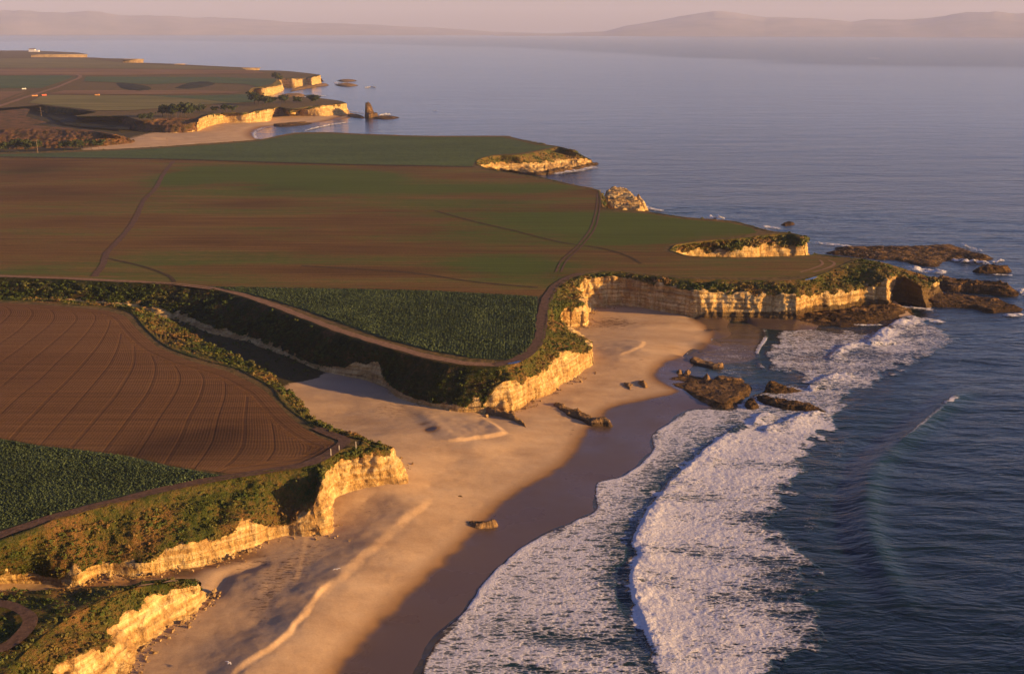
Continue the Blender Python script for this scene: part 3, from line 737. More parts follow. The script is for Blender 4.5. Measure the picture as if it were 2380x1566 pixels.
# tracks
ribbon('farm_track', [(-260, 630), (0, 642), (200, 649), (380, 658), (470, 667), (540, 678), (620, 703), (700, 734), (780, 765), (850, 788), (920, 808), (1000, 829), (1080, 843), (1150, 847), (1185, 842)], 3.0, M_PALETRACK, .16, label='pale farm track along the edge of the dark bank')
ribbon('farm_track', [(1150, 848), (1200, 836), (1235, 812), (1254, 785), (1259, 750), (1262, 720), (1272, 690), (1292, 664), (1320, 646), (1350, 636)], 3.3, M_TRACK, .2, label='dark dirt track beside the triangular crop field')
ribbon('farm_track', [(-260, 1310), (-60, 1262), (0, 1243), (100, 1209), (200, 1181), (320, 1151), (430, 1125), (530, 1107), (620, 1093), (700, 1080), (745, 1064), (780, 1042), (800, 1022), (770, 1008), (735, 993)], 2.7, M_TRACK, .2, label='dark farm track above the scrubby bank')
ribbon('farm_track', [(404, 374), (380, 405), (360, 440), (335, 465), (316, 505), (298, 532), (275, 560), (250, 585), (238, 615), (220, 642)], 2.6, M_TRACK, .14, label='worn wheel track crossing the brown field')
for dx in (-1, 1):
    ribbon('wheel_rut', [(1392 + dx * 3, 450), (1390 + dx * 4, 485), (1378 + dx * 5, 530), (1348 + dx * 5, 570), (1312 + dx * 6, 605), (1298 + dx * 6, 632)], .8, M_TRACK, .14, label='pair of wheel ruts running down to the cliff track')
M_FAINT = m_flat('faint_rut', (.045, .035, .016), (.08, .055, .03), 1.2, .1)
for L in ([(1010, 490), (1100, 515), (1200, 538), (1300, 562), (1400, 577), (1460, 595), (1490, 612)], [(250, 600), (330, 618), (390, 640), (405, 655)], [(700, 618), (950, 634), (1100, 655), (1250, 668)]):
    ribbon('wheel_rut', L, 1.5, M_FAINT, .12, label='faint dark wheel rut curving over the brown field')
ribbon('field_edge', [(-260, 366), (0, 365), (420, 371.5), (700, 379.5), (1000, 386.5), (1102, 389)], 4.5, M_FAINT, .15, label='dark line between the brown and green fields')
for a in ([(1925, 604), (1940, 612), (1925, 622), (1890, 632)], [(1905, 604), (1912, 613), (1895, 622), (1860, 632)]):
    ribbon('wheel_rut', a, 1.0, M_PALETRACK, .12, label='pale turning rut near the headland point')

def puddle(px, py, w, h, z, label):
    c = U(px, py, z); ang = np.linspace(0, 2 * np.pi, 24, endpoint=False)
    e = U(px + w, py - h, z); d = (e - c)[:2]; L = np.linalg.norm(d); d /= L; nr = np.array([-d[1], d[0]])
    zz = z + .30 + und(c[0], c[1])
    ring = np.array([c[:2] + d * math.cos(a) * L + nr * math.sin(a) * .75 * (1 + .3 * math.sin(3 * a)) for a in ang])
    V = np.vstack([np.c_[ring, np.full(24, zz)], [[c[0], c[1], zz]]])
    F = np.array([(i, (i + 1) % 24, 24) for i in range(24)])
    tag(mesh_obj('puddle', V, F, M_PUDDLE), label, kind='structure')
puddle(1196, 843, 15, 3.6, T, 'long puddle at the corner of the track')
puddle(1886, 647, 14, 4, T, 'narrow puddle on the headland track')

# ------------------------------------------------------------------ crops (uncountable plants)
def leaf_clumps(P, Nr, size, per, spread=.9, up=.5, elong=1.0):
    """clusters of small leaf quads: returns verts, faces, tone"""
    n = len(P)
    c = np.repeat(P, per, 0); s = np.repeat(size, per)
    th = rng.uniform(0, 2 * np.pi, n * per); ph = np.arccos(rng.uniform(-.15, 1, n * per))
    dirn = np.stack([np.sin(ph) * np.cos(th), np.sin(ph) * np.sin(th), np.cos(ph)], 1)
    rad = rng.uniform(.55, 1.0, n * per)
    ctr = c + dirn * (rad * s)[:, None] * np.array([1, 1, up])
    a = np.cross(dirn, rng.normal(size=dirn.shape)); a /= np.linalg.norm(a, axis=1)[:, None] + 1e-9
    b = np.cross(dirn, a) + dirn * rng.uniform(-.5, .5, (n * per, 1))
    ls = (s * rng.uniform(.28, .5, n * per) * spread)[:, None]
    V = np.stack([ctr - a * ls, ctr + b * ls * elong, ctr + a * ls, ctr - b * ls * elong], 1).reshape(-1, 3)
    F = np.arange(len(V)).reshape(-1, 4)
    return V, F

def field_crop(name, poly, spacing, size, label, zz=T, inset=.5):
    P = PW(poly)[:, :2]
    x0, y0 = P.min(0); x1, y1 = P.max(0)
    gx, gy = np.meshgrid(np.arange(x0, x1, spacing), np.arange(y0, y1, spacing))
    gx = gx.ravel(); gy = gy.ravel()
    gx = gx + rng.normal(0, spacing * .16, gx.size); gy = gy + rng.normal(0, spacing * .16, gy.size)
    c = np.abs(np.arctan2(gx, gy)) < math.radians(30)
    gx, gy = gx[c], gy[c]
    k = poly_sd(gx, gy, P) > inset; gx, gy = gx[k], gy[k]
    n = len(gx)
    sz = size * rng.uniform(.7, 1.2, n) * (1 + .3 * fbm(gx / 6, gy / 6, 0, 2, 9))
    Z = zz + .1 + und(gx, gy) + sz * .25
    V, F = leaf_clumps(np.c_[gx, gy, Z], None, sz, 9, 1.0, .8)
    tone = np.repeat(np.clip(.5 + .5 * fbm(gx / 9, gy / 9, 0, 3, 14) + rng.normal(0, .16, n), 0, 1), 36)
    tag(mesh_obj(name, V, F, M_CROP, {'tone': tone}, smooth=False), label, kind='stuff')
field_crop('crop_plants', GA, .56, .33, 'rows of leafy dark green sprout plants')
field_crop('crop_plants', TRI, .78, .40, 'dense leafy crop plants of the triangular field')

def build_scrub():
  global SC_DONE
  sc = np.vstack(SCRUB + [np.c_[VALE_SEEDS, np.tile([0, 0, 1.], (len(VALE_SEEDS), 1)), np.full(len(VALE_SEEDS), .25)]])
  szs = rng.lognormal(-1.15, .60, len(sc)); szs = np.clip(szs, .12, 1.0) * np.clip(np.hypot(sc[:, 0], sc[:, 1]) / 330, .8, 1.5)
  V, F = leaf_clumps(sc[:, :3] + sc[:, 3:6] * (szs * .2)[:, None], None, szs, 14, .72, .55)
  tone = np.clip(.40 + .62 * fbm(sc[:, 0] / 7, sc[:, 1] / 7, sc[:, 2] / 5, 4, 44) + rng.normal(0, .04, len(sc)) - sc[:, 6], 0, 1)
  # tone offset paints the valley's shade into its scrub colour
  tag(mesh_obj('scrub', V, F, M_SCRUB, {'tone': np.repeat(tone, 56)}, smooth=False), 'low green and rusty scrub on the cliff tops and banks', kind='stuff')

# ------------------------------------------------------------------ beach surface
WL = [(1625, 744), (1640, 768), (1655, 790), (1612, 812), (1590, 832), (1600, 862), (1655, 905), (1700, 935), (1650, 948), (1600, 953), (1560, 983), (1522, 1010), (1518, 1050), (1480, 1088), (1440, 1112), (1392, 1122), (1388, 1150), (1386, 1188), (1330, 1215), (1232, 1264), (1160, 1320), (1110, 1380), (1075, 1430), (1005, 1490), (985, 1530), (960, 1566), (900, 1680), (840, 1800)]
DRY = [(1560, 700, 0), (1618, 745), (1655, 768), (1640, 800), (1585, 828), (1535, 850), (1525, 882), (1575, 908), (1520, 925), (1430, 945), (1390, 975), (1350, 1020), (1320, 1070), (1260, 1110), (1180, 1160), (1130, 1200), (1090, 1250), (1030, 1310), (960, 1370), (880, 1450), (820, 1520), (780, 1570), (700, 1700), (640, 1800)]
for p in WL[::1]: GROUND_PTS.append(tuple(U(p[0], p[1], -.03)))
for p in DRY[2:]: GROUND_PTS.append(tuple(U(p[0], p[1], .75)))
for p in [(600, 1450), (480, 1566), (400, 1680), (1330, 930), (1450, 800), (1500, 760), (700, 1330)]: GROUND_PTS.append(tuple(U(p[0], p[1], 1.6)))
for p in [(900, 1010, 4.2), (1000, 985, 3.6), (850, 1165, 2.9), (1000, 1130, 2.4), (1060, 1070, 2.4), (1190, 1050, 1.7)]: GROUND_PTS.append(tuple(U(*p)))
for p in [(570, 1560, 2.6), (640, 1512, 2.6), (705, 1450, 2.6), (745, 1392, 2.6), (800, 1345, 2.6), (880, 1265, 2.6), (960, 1200, 2.6), (1010, 1160, 2.5), (1100, 1042, 3.0), (1182, 1008, 2.7), (1490, 810, 2.0), (1440, 835, 2.0)]: GROUND_PTS.append(tuple(U(*p)))
for p in [(700, 900, 3.8), (600, 840, 5), (800, 960, 3.0), (480, 800, 5.5), (300, 760, 6), (0, 740, 6.4), (-260, 730, 6.4)]: GROUND_PTS.append(tuple(U(*p)))
for p in [(0, 1362, 1.0), (100, 1364, 1.0), (-200, 1366, 1.3), (200, 1352, 1.2), (300, 1345, 1.3)]: GROUND_PTS.append(tuple(U(*p)))
for p in [(1720, 760), (1760, 850), (1800, 935), (1700, 1000), (1650, 1100), (1550, 1200), (1450, 1350), (1300, 1566), (1200, 1750), (1850, 800), (1800, 1200), (2000, 760)]: GROUND_PTS.append(tuple(U(p[0], p[1], -1.8)))
def rbf(P):
    P = np.array(sorted(set((round(a, 2), round(b, 2), round(c, 2)) for a, b, c in P)))
    keep = [0]
    for i in range(1, len(P)):
        if np.min(np.hypot(P[keep, 0] - P[i, 0], P[keep, 1] - P[i, 1])) > .8: keep.append(i)
    P = P[keep]
    n = len(P)
    K = -np.hypot(P[:, None, 0] - P[None, :, 0], P[:, None, 1] - P[None, :, 1])
    A = np.zeros((n + 1, n + 1)); A[:n, :n] = K - np.eye(n) * .4; A[:n, n] = 1; A[n, :n] = 1
    c = np.linalg.solve(A, np.r_[P[:, 2], 0])
    def f(x, y):
        r = np.full(x.shape, c[n])
        for i in range(n): r = r - c[i] * np.hypot(x - P[i, 0], y - P[i, 1])
        return r
    return f
def polar(a0, a1, na, r0, r1, nr):
    a = np.radians(np.linspace(a0, a1, na)); r = r0 * (r1 / r0) ** np.linspace(0, 1, nr)
    A, Rr = np.meshgrid(a, r, indexing='ij')
    return Rr * np.sin(A), Rr * np.cos(A)
fG = rbf(GROUND_PTS)
WLw, DRYw = smooth_line(PW(WL, 0), 5)[:, :2], smooth_line(PW([p[:2] for p in DRY[1:]], .75), 5)[:, :2]
na, nr_ = 820, 980
X, Y = polar(-30, 22, na, 118, 640, nr_)
Z = fG(X, Y)
SCARPS = [([(500, 1620), (570, 1556), (640, 1508), (700, 1452), (714, 1425), (745, 1385), (775, 1360)], .5, .9, 18), ([(700, 1455), (745, 1388), (800, 1340), (880, 1265), (960, 1200), (1010, 1160)], .45, 2.0, 22),
          ([(1005, 1042), (1050, 1041), (1100, 1034), (1150, 1025), (1184, 1016)], 1.0, .6, 24),
          ([(1432, 832), (1460, 820), (1485, 808), (1498, 792)], .45, 1.2, 22),
          ([(560, 1350), (620, 1370), (700, 1345)], .25, 3, 14)]
pale = np.zeros_like(X)
for L, h, w_, back in SCARPS:
    Lw = smooth_line(PW(L, 1.5), 6)[:, :2]
    sd, par = seg_dist(X, Y, Lw)
    sd = sd + .8 * fbm(X / 4, Y / 4, 0, 4, 33)
    dv = Lw[-1] - Lw[0]; par = np.clip(((X - Lw[0, 0]) * dv[0] + (Y - Lw[0, 1]) * dv[1]) / (dv @ dv), 0, 1)
    ends = sst(0, .28, par) * sst(1, .88, par) * (.8 + .5 * fbm(X / 6, Y / 6, 0, 3, 34))
    Z += h * ends * sst(-w_, w_ * .4, sd) * np.exp(-np.maximum(sd, 0) / back)
    pale += ends * sst(0, 1.5, sd) * np.exp(-np.maximum(sd, 0) / (back * .6)) * (.8 if h > 1.05 else .3)
pale += np.clip(blob([(800, 905, 120, 30, 1.0), (900, 880, 60, 15, .5), (1050, 1000, 120, 26, .5)], 3)(X, Y), 0, 1)
# little creek below the lower left bank
ck = smooth_line(PW([(150, 1358), (300, 1345), (430, 1322), (520, 1300), (600, 1283), (650, 1262)], 1.5), 6)[:, :2]
sd, par = seg_dist(X, Y, ck); Z -= .5 * np.exp(-(sd / 2.4) ** 2) * sst(1, .7, par)
creek = np.exp(-(sd / 3.0) ** 2) * sst(1, .8, par)
ck2 = smooth_line(PW([(486, 1400), (505, 1365), (530, 1335), (600, 1310)], 1.5), 6)[:, :2]
sd2, par2 = seg_dist(X, Y, ck2)
Z -= .6 * np.exp(-(sd2 / 2.0) ** 2) * sst(0, .2, par2)
hh = sst(.1, 1.3, Z)
Z += hh * (.11 * fbm(X / 7, Y / 5, 0, 4, 17) + .03 * fbm(X / 1.5, Y / 1.2, 0, 3, 19))
dw, _ = seg_dist(X, Y, WLw); dd, _ = seg_dist(X, Y, DRYw)
wet = np.where(dd * 1.0 > 0, 0, 0) + 0.0
sgn_dry = np.sign(seg_dist(U(1000, 1100, 1)[:1], U(1000, 1100, 1)[1:2], DRYw)[0])[0]
wet = .5 - sgn_dry * dd / 10.0
wet = np.where(Y > U(1600, 735, 1)[1], 0, wet)
wet = np.clip(wet, 0, 1)
pz = np.clip(blob([(1000, 1022, 26, 9, .9), (455, 1325, 40, 12, .35), (970, 1000, 20, 8, .4)], 2)(X, Y), 0, .6)
wet = np.maximum(wet, np.clip(pz + creek * .42, 0, 1))
gpoly = PW([(-700, 640), (400, 655), (640, 760), (800, 845), (740, 872), (690, 878), (640, 900), (560, 900), (-700, 900)], 5)[:, :2]
grass = 1.2 * sst(-4, 5, poly_sd(X, Y, gpoly) + 3 * fbm(X / 9, Y / 9, 0, 4, 66)) + 0 * np.clip(blob([(420, 770, 170, 34, 1.2), (560, 815, 110, 30, 1.2), (640, 850, 60, 16, .9), (300, 750, 200, 40, 1.3), (0, 735, 300, 40, 1.3), (820, 862, 70, 10, .5), (0, 1366, 190, 10, 1.2)], 4)(X, Y), 0, 1.2)
gi = np.flatnonzero((grass > .9).ravel() & (np.abs(np.arctan2(X, Y)).ravel() < .5)); gi = rng.choice(gi, 3500)
VALE_SEEDS = np.c_[X.ravel()[gi], Y.ravel()[gi], Z.ravel()[gi]]
kelp = np.clip(blob([(1400, 745, 50, 14, 1.0), (1450, 752, 60, 12, .7), (1330, 782, 30, 10, .8), (1370, 800, 40, 8, .6), (720, 1280, 60, 40, .7), (660, 1380, 40, 50, .8), (680, 1330, 70, 30, .6), (860, 1200, 80, 20, .5), (900, 960, 90, 26, .7), (760, 990, 80, 12, .5), (1500, 838, 40, 8, .4),
                     (1330, 960, 40, 30, .4), (420, 1450, 50, 30, .4), (560, 1450, 60, 20, .2), (420, 760, 200, 30, 1.2), (600, 820, 120, 20, 1.2), (600, 1290, 60, 14, .8)], 2)(X, Y), 0, 1.4)
KB = PW([(-700, 640), (400, 655), (1000, 820), (1160, 850), (1280, 700), (1400, 660), (1560, 690), (2070, 690), (2140, 740), (2000, 1000), (1750, 1250), (1500, 1990), (-700, 1990)], 1.0)[:, :2]
kb = inside(X, Y, KB).ravel()
Fb = gridf(na, nr_)[:, ::-1]
for lv, aa in ((1.0, .55), (1.55, .45), (.85, .3)):
    kelp = kelp + aa * np.exp(-((Z - lv - .12 * fbm(X / 20, Y / 20, 0, 3, 93)) / .035) ** 2) * sst(0, .3, fbm(X / 12, Y / 12, 0, 3, 94))
tag(mesh_obj('beach', np.stack([X, Y, Z], -1).reshape(-1, 3), Fb[kb[Fb].all(1)], M_SAND, {'wet': wet.ravel(), 'kelp': kelp.ravel(), 'pale': np.clip(pale, 0, 1).ravel(), 'grass': grass.ravel()}), 'golden sand beach with dark wet sand by the water', kind='structure')
build_scrub()
# fallen blocks and rubble below the cliffs
def rubble():
    V, F = [], []; n0 = 0
    base = np.array([[1, 1, 1], [1, 1, -1], [1, -1, 1], [1, -1, -1], [-1, 1, 1], [-1, 1, -1], [-1, -1, 1], [-1, -1, -1]], float) / 1.7
    q = np.array([(0, 1, 3, 2), (4, 6, 7, 5), (0, 4, 5, 1), (2, 3, 7, 6), (0, 2, 6, 4), (1, 5, 7, 3)])
    for st, cnt, zb_ in ((A_SOUTH[3:], 420, 1.5), (A_NOSE, 420, 3.6), (B_SOUTH, 520, 1.5), (B_COVE[4:13], 260, 1.4), (G_CLIFF, 420, 1.5), (VALE[-7:], 200, 2.4)):
        L = smooth_line([pt(k[2], zb_) for k in st if k[2] and k[2][0] != 'off'], 8)
        for _ in range(cnt):
            i = rng.integers(0, len(L) - 1); t = rng.random(); p = L[i] * (1 - t) + L[i + 1] * t
            if vn(np.array([p[0] / 6]), np.array([p[1] / 6]), 0, 88)[0] < -.1: continue
            o = rng.normal(0, 1.1, 2); o = o + np.array([.5, -.6]) * abs(rng.normal(0, 1.0))
            sz = np.clip(rng.lognormal(-1.9, .6), .06, .75)
            x, y = p[0] + o[0], p[1] + o[1]
            z = float(fG(np.array([x]), np.array([y]))[0])
            if z < .3: continue
            m = np.linalg.qr(rng.normal(size=(3, 3)))[0]
            v = (base * rng.uniform(.6, 1.25, base.shape)) @ m * sz * rng.uniform(.6, 1.2, 3) + [x, y, z + sz * .25]
            V.append(v); F.append(q + n0); n0 += 8
    V = np.vstack(V)
    tag(mesh_obj('rubble', V, np.vstack(F), M_ROCKPALE, {'veg': np.full(len(V), -1.), 'low': np.zeros(len(V))}, smooth=False), 'fallen blocks and rubble at the foot of the cliffs', kind='stuff')
rubble()
bz_near = lambda x, y: float(fG(np.array([x]), np.array([y]))[0])

# ------------------------------------------------------------------ sea
def build_sea():
    na, nr = 1000, 1150
    X, Y = polar(-11, 31, na, 105, 690, nr)
    Z = np.zeros_like(X)
    D = np.hypot(X, Y); ang = np.degrees(np.arctan2(X, Y))
    border = sst(105, 115, D) * sst(690, 640, D) * sst(31, 29.5, ang) * sst(-11, -10, ang)
    foam = np.full(X.shape, -.6); calm = np.zeros_like(X); thin = np.zeros_like(X); shal = np.zeros_like(X)
    jx = 1.6 * fbm(X / 4, Y / 4, 0, 4, 200); jx2 = 5 * fbm(X / 12, Y / 8, 0, 4, 210)
    def region(poly, dens, soft_in, jag=1.0, soft_out=.4, z=0):
        P = smooth_line(PW(poly + poly[:1], z), 3)[:-1, :2]
        sd = poly_sd(X, Y, P) + jag * jx
        return (sst(-soft_out, soft_in, sd)) * (dens + .6) - .6, sd
    S1 = [(985, 1540), (1005, 1490), (1075, 1430), (1110, 1380), (1160, 1320), (1232, 1264), (1330, 1215), (1386, 1188), (1388, 1150), (1392, 1122), (1440, 1112), (1480, 1088), (1518, 1050), (1522, 1010), (1560, 983), (1600, 953), (1650, 948), (1740, 955), (1790, 955), (1745, 985), (1690, 1010), (1640, 1045), (1580, 1095), (1525, 1160), (1490, 1225), (1465, 1290), (1440, 1340), (1450, 1400), (1500, 1480), (1560, 1566), (1600, 1700), (1100, 1700), (960, 1620)]
    f1, sd1 = region(S1, .67, 1.2, .5)
    low = blob([(1300, 1475, 160, 26, 1.0), (1460, 1400, 30, 60, .3), (1250, 1560, 200, 16, 1.0), (1420, 1260, 30, 90, .3), (1550, 1090, 60, 60, .25)], 0)(X, Y)
    f1 = np.where(f1 > -.55, f1 - .42 * np.clip(low, 0, 1), f1)
    foam = np.maximum(foam, f1)
    S2 = [(1560, 1580), (1520, 1500), (1482, 1400), (1473, 1340), (1490, 1290), (1480, 1258), (1512, 1190), (1560, 1125), (1605, 1082), (1655, 1038), (1700, 1003), (1745, 972), (1770, 965), (1775, 985), (1800, 990), (1850, 970), (1905, 958), (1935, 965), (1900, 1010), (1880, 1060), (1845, 1110), (1820, 1160), (1780, 1195), (1770, 1215), (1800, 1245), (1850, 1270), (1890, 1330), (1905, 1400), (1900, 1460), (1860, 1510), (1760, 1560), (1740, 1700), (1620, 1700)]
    f2, sd2 = region(S2, .72, 1.6, 3.2, 3.0)
    P2 = smooth_line(PW(S2[:16], 0), 4)[:, :2]
    dl, _ = seg_dist(X, Y, P2); dl = np.abs(dl)
    foam = np.where(f1 > -.55, foam - .38 * np.exp(-(dl / 6.0) ** 2), foam)
    f2 = np.where(f2 > -.5, f2 + .30 * np.exp(-dl / 5) - .62 * sst(10, 50, dl) + .50 * fbm(X / 13, Y / 5, 0, 5, 233) - .3 * np.clip(blob([(1880, 1500, 80, 40, 1), (1650, 1420, 60, 40, .3)], 0)(X, Y), 0, 1), f2)
    foam = np.maximum(foam, f2)
    S3 = [(1777, 756), (1783, 785), (1764, 815), (1768, 845), (1782, 862), (1830, 870), (1870, 900), (1960, 925), (1990, 915), (2040, 905), (2080, 880), (2130, 850), (2170, 830), (2235, 800), (2210, 770), (2150, 740), (2120, 728), (2095, 742), (2020, 765), (1900, 762), (1830, 760)]
    f3, sd3 = region(S3, .50, 5, 3.5, 1.6)
    f3 = np.where(f3 > -.55, f3 - .35 * sst(2000, 2230, 2000 + 0 * X) - .22 * (fbm(X / 14, Y / 8, 0, 3, 230) + .2), f3)
    foam = np.maximum(foam, f3)
    S4 = [(1700, 940), (1790, 900), (1870, 895), (1960, 905), (1975, 940), (1940, 990), (1850, 1010), (1760, 1000)]
    f4, _ = region(S4, .52, 3, 2)
    foam = np.maximum(foam, f4)
    for pts, dens in (([(1600, 835), (1625, 812), (1655, 793), (1760, 800), (1775, 860), (1740, 885), (1690, 880), (1640, 862)], .20), ([(1640, 948), (1700, 940), (1790, 930), (1800, 965), (1720, 990)], .45),
                      ([(2060, 1010), (2240, 780), (2300, 740), (2200, 1000)], .08), ([(1880, 1060), (2000, 960), (1960, 1180), (1850, 1250)], .12)):
        f, _ = region(pts, dens, 4, 2, 3); foam = np.maximum(foam, f)
    # breaking fronts: a rounded roll of white water
    for L, h, w_, dn in (([(1540, 1600), (1520, 1500), (1482, 1400), (1473, 1340), (1490, 1290), (1480, 1258), (1512, 1190), (1560, 1125), (1605, 1082), (1655, 1038), (1700, 1003), (1745, 972)], .65, 2.2, 1.0),
                         ([(2045, 808), (2022, 798), (2045, 775), (2075, 756), (2105, 738), (2135, 730)], 1.0, 3.2, 1.05), ([(1928, 842), (1932, 828), (1960, 808), (2000, 800), (2060, 800)], .9, 1.8, 1.0),
                         ([(1900, 912), (1884, 903), (1905, 885), (1940, 872), (1985, 868)], 1.0, 2.0, 1.0), ([(1790, 1010), (1785, 996), (1830, 980), (1870, 965), (1915, 955)], .9, 2.2, 1.05), ([(1750, 990), (1765, 965), (1790, 958)], .6, 1.6, .75),
                         ([(1777, 756), (1783, 785), (1764, 815), (1768, 845), (1790, 868)], .14, .6, .75), ([(985, 1540), (1005, 1490), (1075, 1430), (1110, 1380), (1160, 1320), (1232, 1264), (1330, 1215), (1386, 1188), (1388, 1150), (1392, 1122), (1440, 1112), (1480, 1088), (1518, 1050), (1522, 1010), (1560, 983), (1600, 953), (1650, 948)], .16, .9, .95),
                         ([(1625, 744), (1640, 768), (1655, 790), (1612, 812), (1590, 832)], .05, .35, .9)):
        Lw = smooth_line(PW(L, 0), 6)[:, :2]
        d, par = seg_dist(X, Y, Lw)
        q = d + .35 * jx * min(1, w_)
        dj = np.where(q > 0, q / (w_ * .38), -q / (w_ * 2.2))      # steep on the shore side, long back
        e = sst(0, .12, par) * sst(1, .86, par) * (.75 + .5 * fbm(X / 7, Y / 7, 0, 3, 260))
        Z += h * e * np.exp(-dj ** 2) * (1 + .55 * fbm(X / 1.8, Y / 1.4, 0, 4, 270))
        foam = np.maximum(foam, (-.6 + (dn + .6) * np.clip(e * 1.1, 0, 1) * np.exp(-(dj / 1.25) ** 4)))
    # steepening swell with one small breaking crest
    Ls = smooth_line(PW([(2290, 900), (2240, 915), (2190, 952), (2120, 1010), (2040, 1078), (2015, 1150), (2020, 1240), (2060, 1330), (2110, 1420), (2190, 1500)], 0), 6)[:, :2]
    d, par = seg_dist(X, Y, Ls)
    e = sst(0, .1, par) * sst(1, .75, par)
    crest = e * (1.0 * np.exp(-(d / 3.2) ** 2) - .3 * np.exp(-((d + 6) / 4) ** 2))
    Z += crest; shal += np.clip(crest, 0, 1) * .35
    foam = np.maximum(foam, -.6 + 1.6 * np.exp(-((par - .13) / .035) ** 2) * np.exp(-((d + 1.6 * jx) / 1.2) ** 4))
    foam = np.maximum(foam, -.6 + .95 * sst(.1, .2, par) * sst(.52, .3, par) * np.exp(-((d) / .7) ** 4))
    # chop
    rx, ry = X * .99 - Y * .12, Y * .99 + X * .12
    Z2 = .30 * fbm(rx / 26, ry / 8.5, 0, 3, 300) + .12 * fbm(rx / 6, ry / 2.2, 0, 3, 310)
    near_shore = sst(0, 28, np.abs(seg_dist(X, Y, WLw)[0]))
    calmz = np.clip(1 - near_shore, 0, 1)
    Z += Z2 * (.12 + .88 * near_shore)
    fmz = sst(-.1, .6, foam)
    Z += fmz * (.09 * fbm(X / 1.6, Y / 1.2, 0, 3, 320) + .06 * fbm(X / .7, Y / .6, 0, 2, 330)) * (.35 + .65 * near_shore)
    foam += .12 * fbm(X / 9, Y / 4, 0, 3, 400)
    calm = np.clip(.75 * calmz + .25 * fmz + .0 * D, 0, 1)
    th, _ = region([(1625, 744), (1640, 768), (1655, 790), (1612, 812), (1592, 832), (1650, 850), (1740, 845), (1768, 830), (1780, 780), (1775, 756), (1700, 748)], 1.0, 3, .3)
    thin = np.clip(th, 0, 1) * .9
    e1 = np.exp(-(np.abs(seg_dist(X, Y, WLw)[0]) / 3.0)); thin = np.clip(thin + e1 * .7, 0, 1)
    shal = np.clip(shal + .6 * np.exp(-np.abs(seg_dist(X, Y, WLw)[0]) / 22) + .25 * sst(.2, .8, fbm(X / 30, Y / 20, 0, 3, 500)), 0, 1)
    Z *= border
    V = np.stack([X, Y, Z], -1).reshape(-1, 3)
    F = gridf(na, nr)[:, ::-1]
    fv = foam.ravel()
    ff = fv[F].max(1) > .12
    at = {'foam': fv, 'thin': thin.ravel(), 'calm': calm.ravel(), 'shal': shal.ravel()}
    for nm, msk, lb, kd in (('sea', ~ff, None, 'structure'), ('surf_foam', ff, 'white lacy surf foam washing up the beach', 'stuff')):
        f = F[msk]; u, inv = np.unique(f, return_inverse=True)
        o = mesh_obj(nm if nm != 'sea' else 'near_sea', V[u], inv.reshape(f.shape), M_WATER, {k: v[u] for k, v in at.items()})
        tag(o, lb or 'dark blue green near water with ripples and a swell', kind=kd)
    # far water
    az = np.radians(np.r_[np.linspace(-100, -30, 15), np.linspace(-30, -11, 60)[1:], np.linspace(-11, 31, 130)[1:], np.linspace(31, 100, 30)[1:]])
    rr = np.r_[np.geomspace(20, 105, 6), np.geomspace(105, 690, 12)[1:], np.geomspace(690, 70000, 220)[1:]]
    A, Rr = np.meshgrid(az, rr, indexing='ij')
    F = gridf(len(az), len(rr))
    ai, ri = F[:, 0] // len(rr), F[:, 0] % len(rr)
    hole = (az[ai] >= math.radians(-11.001)) & (az[ai] < math.radians(30.99)) & (rr[ri] >= 104.9) & (rr[ri] < 689)
    V = np.stack([Rr * np.sin(A), Rr * np.cos(A), 0 * A], -1).reshape(-1, 3)
    WB = smooth_line(PW([(-900, 100), (0, 98), (300, 95), (700, 101), (880, 104), (1000, 108), (1190, 113), (1600, 136), (1900, 152), (2380, 163), (3300, 180)], 0), 6)[:, :2]
    WT = smooth_line(PW([(-900, 84), (0, 83), (700, 82), (1190, 81), (3300, 80)], 0), 6)[:, :2]
    xx, yy = V[:, 0], V[:, 1]
    yb = np.interp(xx / np.maximum(yy, 1), (WB[:, 0] / WB[:, 1]), np.hypot(WB[:, 0], WB[:, 1]))
    rd = np.hypot(xx, yy)
    wob = 1 + .06 * fbm(xx / 700, yy / 400, 0, 3, 3)
    band = sst(.90, 1.12, rd / yb * wob)
    cm = np.clip(.50 - band * .5 + .15 * fbm(xx / 400, yy / 500, 0, 3, 5), 0, .95) * sst(650, 1500, rd) 
    n = len(V)
    tag(mesh_obj('sea', V, F[~hole][:, ::-1], M_WATER, {'foam': np.full(n, -.9), 'thin': np.zeros(n), 'calm': cm, 'wind': band * sst(900, 2500, rd), 'shal': np.zeros(n)}), 'open ocean reaching the horizon', kind='structure')
build_sea()

